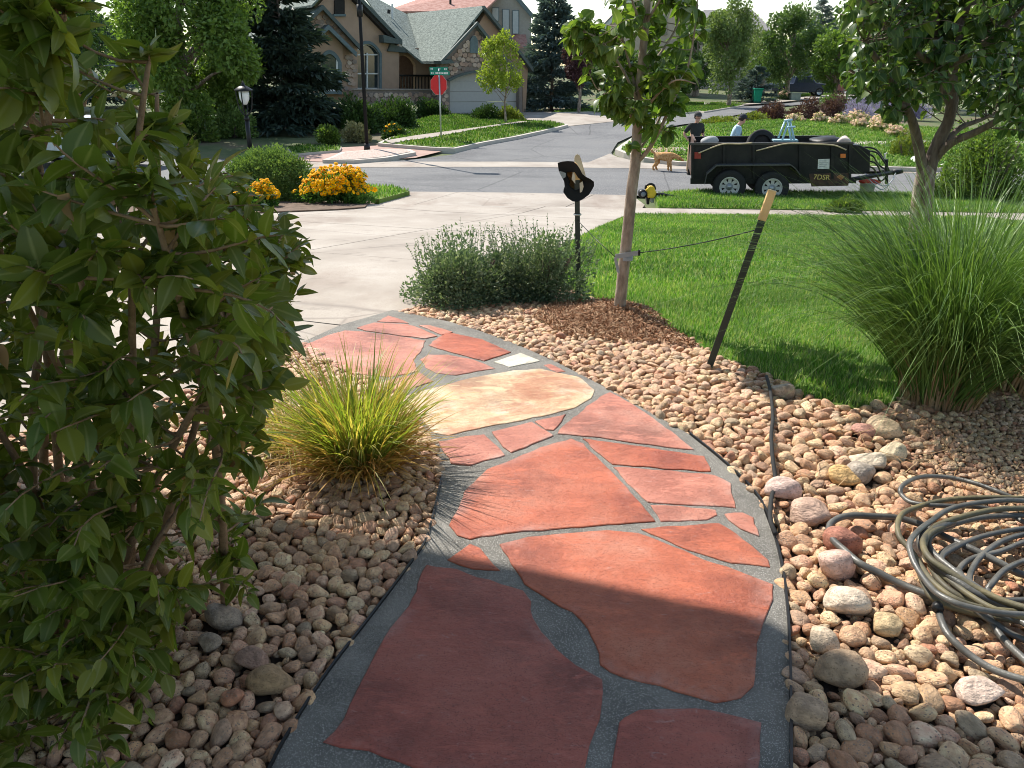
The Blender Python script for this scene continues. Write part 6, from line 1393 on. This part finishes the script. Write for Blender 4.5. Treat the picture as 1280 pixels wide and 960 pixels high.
tag(MB().tube(catmull([a1, a1.lerp(lk, .3) - Vector((0, 0, .012)), a1.lerp(lk, .65) - Vector((0, 0, .014)), lk], 5), .0035, 5).build('tie_wire', m_black, smooth=True), 'thin dark wire from the tree strap to the leaning stake', 'wire')
lk2 = b2.lerp(t2, .60); tag(MB().tube([lk2, lk2.lerp(a0, .5) - Vector((0, 0, .01)), a0], .003, 5).build('tie_wire', m_black, smooth=True), 'thin dark wire from the upright stake to the young tree', 'wire')
tag(MB().lathe([(.030, -.006), (.034, 0), (.030, .006)], 14, Matrix.Translation(b2.lerp(t2, .64)), False).build('wire_loop', m_steel, smooth=True), 'small metal wire loop on the upright stake just below the hat', 'wire')

# garden hose
ZG = lambda x, y: (1040 + x / 3.43, 590 + y / 3.43)
m_hose = mat('hose_rubber', [(.06, .058, .052), (.09, .087, .078), (.13, .125, .11)], 8, .38, .15, 80, spec=.5); m_hosey = mat('hose_dusty', [(.08, .072, .05), (.12, .104, .06), (.17, .14, .07)], 9, .55, .15, 80)
curves_ = [
 (.05, [(823, 440), (720, 390), (600, 330), (500, 285), (380, 225), (280, 197), (180, 190), (80, 187), (20, 202), (-12, 235), (0, 285), (60, 342), (120, 392), (200, 432), (300, 482), (400, 520), (500, 542), (620, 552), (823, 552)], 3.3, 0),
 (.10, [(823, 125), (790, 117), (720, 87), (620, 50), (520, 26), (430, 18), (360, 26), (312, 50), (292, 77), (302, 102), (340, 130), (420, 142), (520, 146), (640, 152), (760, 185), (900, 250)], 2.4, 0),
 (.13, [(900, 112), (823, 112), (700, 110), (560, 113), (450, 127), (360, 152), (300, 182), (281, 230), (292, 282), (335, 332), (380, 400), (430, 470), (520, 540), (640, 582), (823, 602), (900, 605)], 2.6, 1),
 (.16, [(900, 130), (823, 124), (740, 121), (600, 136), (500, 161), (430, 207), (370, 252), (333, 302), (341, 360), (370, 420), (420, 490), (470, 532), (560, 572), (700, 602), (823, 612), (900, 615)], 2.6, 0),
 (.15, [(900, 150), (823, 155), (700, 161), (580, 186), (480, 217), (430, 242), (390, 300), (420, 370), (520, 440), (620, 500), (760, 562), (900, 592)], 2.8, 1),
 (.09, [(900, 185), (823, 186), (680, 191), (560, 212), (470, 246), (415, 290), (430, 342), (520, 420), (600, 480), (700, 540), (823, 580), (900, 600)], 2.9, 0),
 (.08, [(900, 235), (823, 241), (700, 262), (600, 291), (500, 341), (470, 372), (490, 440), (560, 505), (650, 560), (823, 592), (900, 600)], 2.5, 0), (.06, [(900, 260), (823, 267), (720, 301), (640, 361), (600, 421), (590, 472), (625, 525), (720, 582), (900, 632)], 2.7, 0),
 (.05, [(900, 290), (823, 301), (720, 341), (600, 371), (545, 421), (545, 490), (600, 560), (720, 612), (900, 662)], 2.6, 0), (.07, [(900, 360), (823, 382), (740, 421), (685, 480), (668, 512), (695, 565), (780, 622), (900, 682)], 2.7, 0),
 (.12, [(520, 215), (450, 240), (392, 265), (375, 300), (392, 345), (420, 382), (500, 441), (600, 511), (680, 551), (780, 590), (900, 622)], 3.1, 0), (.13, [(480, 232), (415, 270), (395, 330), (430, 400), (510, 470), (600, 535), (700, 590), (823, 622), (900, 630)], 2.6, 1),
 (.045, [(560, 300), (490, 335), (452, 380), (445, 430), (450, 500), (452, 560), (470, 642), (510, 712), (600, 791), (700, 851), (823, 891), (900, 905)], 2.9, 0), (.05, [(380, 440), (415, 520), (470, 562), (560, 592), (640, 611), (730, 626), (823, 636), (900, 640)], 2.9, 1),
 (.06, [(540, 420), (580, 490), (640, 560), (690, 652), (740, 722), (823, 801), (900, 860)], 2.9, 0), (.08, [(420, 400), (470, 475), (560, 540), (700, 590), (823, 620), (900, 630)], 2.7, 1), (.05, [(560, 500), (620, 590), (700, 650), (780, 700), (900, 740)], 2.7, 0),
]
hose = thing('garden_hose', 'grey garden hose lying in tangled coils on the right rock bed', 'hose', at(1200, 700))
def tail(q, k):                                          # carry a strand round the far right side of the coil
    x, y = q; m = 330 + 14 * math.sin(k * 2.3); s = 1 if y < m else -1; w = 1085 + 26 * math.sin(k * 1.7)
    return [(x + (w - x) * .55, y + (m - y) * .12), (x + (w - x) * .9, y + (m - y) * .5), (w, m), (w - 8, m + s * 60)]
for k_, (h_, pts, rpx, dusty) in enumerate(curves_):
    if pts[0][0] > 800: pts = tail(pts[0], k_)[::-1] + pts
    if pts[-1][0] > 800: pts = pts + tail(pts[-1], k_ + .4)
    Q = catmull([at(*ZG(x, y), h_ * .6 + .024 + .010 * math.sin(i * 1.3)) for i, (x, y) in enumerate(pts)], 7)
    MB().tube(Q, .0106 * rpx / 2.8, 10).build('coil', m_hosey if dusty else m_hose, hose, True)
bq = at(*ZG(452, 572), .075); MB().tube([bq, at(*ZG(455, 590), .075)], .0165, 10).build('black_tape', m_black, hose, True)

# ================================================================== FAR STREET THINGS
b = at(945, 131); b = Vector((b.x, b.y, T(b.y) + .1)); k = proj(b)[2] / FPX; bn = thing('wheelie_bin', 'green wheeled rubbish bin standing at the kerb of the far street', 'bin', b)
m_bin = flat('bin_green', (.0, .22, .13), .5); w0, w1, hB, dB = .50, .64, 1.02, .62
q = lambda x, y, z: b + Vector((x, y, z))
mb = MB(); mb.add([q(-w0 / 2, -.22, 0), q(w0 / 2, -.22, 0), q(w0 / 2, .22, 0), q(-w0 / 2, .22, 0), q(-w1 / 2, -.34, hB), q(w1 / 2, -.34, hB), q(w1 / 2, .34, hB), q(-w1 / 2, .34, hB)], [(3, 2, 1, 0), (4, 5, 6, 7), (0, 1, 5, 4), (1, 2, 6, 5), (2, 3, 7, 6), (3, 0, 4, 7)]); mb.build('body', m_bin, bn, bevel=.03)
MB().box(q(0, -.02, hB + .045), (w1 + .1, .8, .08)).build('lid', m_bin, bn, bevel=.03); MB().box(q(0, .40, hB - .02), (w1 * .9, .08, .06)).build('handle', m_bin, bn, bevel=.02)
for s_ in (-1, 1): MB().lathe([(.11, -.03), (.11, .03)], 14, Matrix.Translation(q(s_ * .27, .2, .11)) @ Matrix.Rotation(R(90), 4, 'Y')).build('wheel', m_blackmat, bn)
b = at(993, 127); b = Vector((b.x, b.y, T(b.y))); ub = thing('utility_box', 'pale grey green utility box by the far driveway', 'utility box', b); m_ub = flat('utility_green', (.30, .36, .31), .6)
MB().box(b + Vector((0, 0, .3)), (.8, .6, .66)).build('cabinet', m_ub, ub, bevel=.03); MB().box(b + Vector((0, 0, .68)), (.88, .68, .09)).build('lid', m_ub, ub, bevel=.03); MB().box(b + Vector((0, 0, .0)), (1.0, .8, .1)).build('plinth', m_kerb, ub)
b = atY(1147, 225, 21.6); b = Vector((b.x, 27.1, T(27.1) + .1)); b.x = atY(1147, 205, 27.1).x; mbx = thing('mailbox', 'white rounded mailbox on a post beside the forked tree trunk', 'mailbox', b); zc2 = atY(1147, 202, 27.1).z
MB().tube([b, Vector((b.x, b.y, zc2 - .15))], .05, 6).build('post', m_white, mbx); MB().prism([Vector((b.x + .17 * c_, b.y - .25, zc2 + .17 * s_)) for c_, s_ in [(-1, -1), (1, -1)] + [(math.cos(a), math.sin(a)) for a in np.linspace(0, math.pi, 9)]], (0, .5, 0)).build('box', m_white, mbx)
def car(label, b, yaw, prof, glass, col, wb, wr, length, width=1.85, cat='car', name='parked_car'):
    o = thing(name, label, cat, (0, 0, 0)); mb = MB().prism([(x, -width / 2, z) for x, z in prof], (0, width, 0)); mb.build('body', col, o, bevel=.06)
    for g in glass:
        for y in (-width / 2 - .006, width / 2 - .014): MB().prism([(x, y, z) for x, z in g], (0, .02, 0)).build('side_window', m_glass, o)
    for x in wb:
        for y in (-width / 2 + .1, width / 2 - .1):
            M0 = Matrix.Translation((x, y, wr)) @ Matrix.Rotation(R(90), 4, 'X'); t = MB().lathe([(wr * .6, -.11), (wr * .95, -.12), (wr, -.08), (wr, .08), (wr * .95, .12), (wr * .6, .12)], 22, M0, False).build('wheel', m_blackmat, o, True)
            MB().lathe([(wr * .61, -.115), (wr * .5, -.08), (wr * .15, -.09), (.001, -.09)], 18, M0, False).build('rim', m_steel, t, True); MB().lathe([(wr * .61, .115), (wr * .5, .08), (wr * .15, .09), (.001, .09)], 18, M0, False).build('rim', m_steel, t, True)
    xf = max(x for x, z in prof); xr_ = min(x for x, z in prof)
    for y in (-width / 2 + .25, width / 2 - .25): MB().box((xf - .01, y, .78), (.06, .32, .14)).build('headlight', m_winw, o, bevel=.02); MB().box((xr_ + .01, y, .85), (.05, .2, .22)).build('tail_light', flat('tail_red', (.3, .01, .01), .3), o, bevel=.02)
    MB().box((xf + .01, 0, .48), (.10, width * .94, .16)).build('bumper', m_steel, o, bevel=.03)
    o.location = b; o.rotation_euler = (0, 0, yaw); return o
m_navy = flat('navy_car_paint', (.018, .028, .06), .25, spec=.6); m_silver = flat('silver_car_paint', (.42, .46, .52), .3, .3, spec=.6); m_maroon = flat('maroon_car_paint', (.09, .03, .035), .3, spec=.6)
pick = [(-2.75, .45), (-2.75, 1.12), (-.75, 1.15), (-.6, 1.80), (.75, 1.84), (1.35, 1.22), (2.6, 1.10), (2.78, .85), (2.78, .40), (2.1, .38), (-2.1, .38)]
b = at(997, 121.5); car('dark navy pickup truck parked in the far driveway under the trees', (b.x, b.y, T(b.y) + .12), R(-6), pick, [[(-.45, 1.25), (-.38, 1.70), (.2, 1.72), (.2, 1.25)], [(.28, 1.25), (.28, 1.72), (.70, 1.72), (1.12, 1.25)]], m_navy, (-1.75, 1.75), .40, 5.6, 1.95, 'truck', 'pickup_truck')
sed = [(-2.2, .40), (-2.25, .95), (-1.5, 1.02), (-.9, 1.42), (.45, 1.42), (1.15, .98), (2.15, .85), (2.25, .45), (1.9, .32), (-1.9, .32)]
b = at(1042, 119.5); car('maroon car parked beside the navy pickup', (b.x + 1.5, b.y + 1.5, T(b.y) + .12), R(-70), sed, [[(-1.2, 1.04), (-.82, 1.36), (-.2, 1.37), (-.2, 1.04)], [(-.12, 1.04), (-.12, 1.37), (.4, 1.36), (.9, 1.02)]], m_maroon, (-1.35, 1.4), .34, 4.5)
b = at(205, 180); car('silver blue car glimpsed through the leafy shrub', (b.x, b.y - 6, T(b.y - 6) + .02), R(175), sed, [[(-1.2, 1.04), (-.82, 1.36), (-.2, 1.37), (-.2, 1.04)], [(-.12, 1.04), (-.12, 1.37), (.4, 1.36), (.9, 1.02)]], m_silver, (-1.35, 1.4), .34, 4.5)
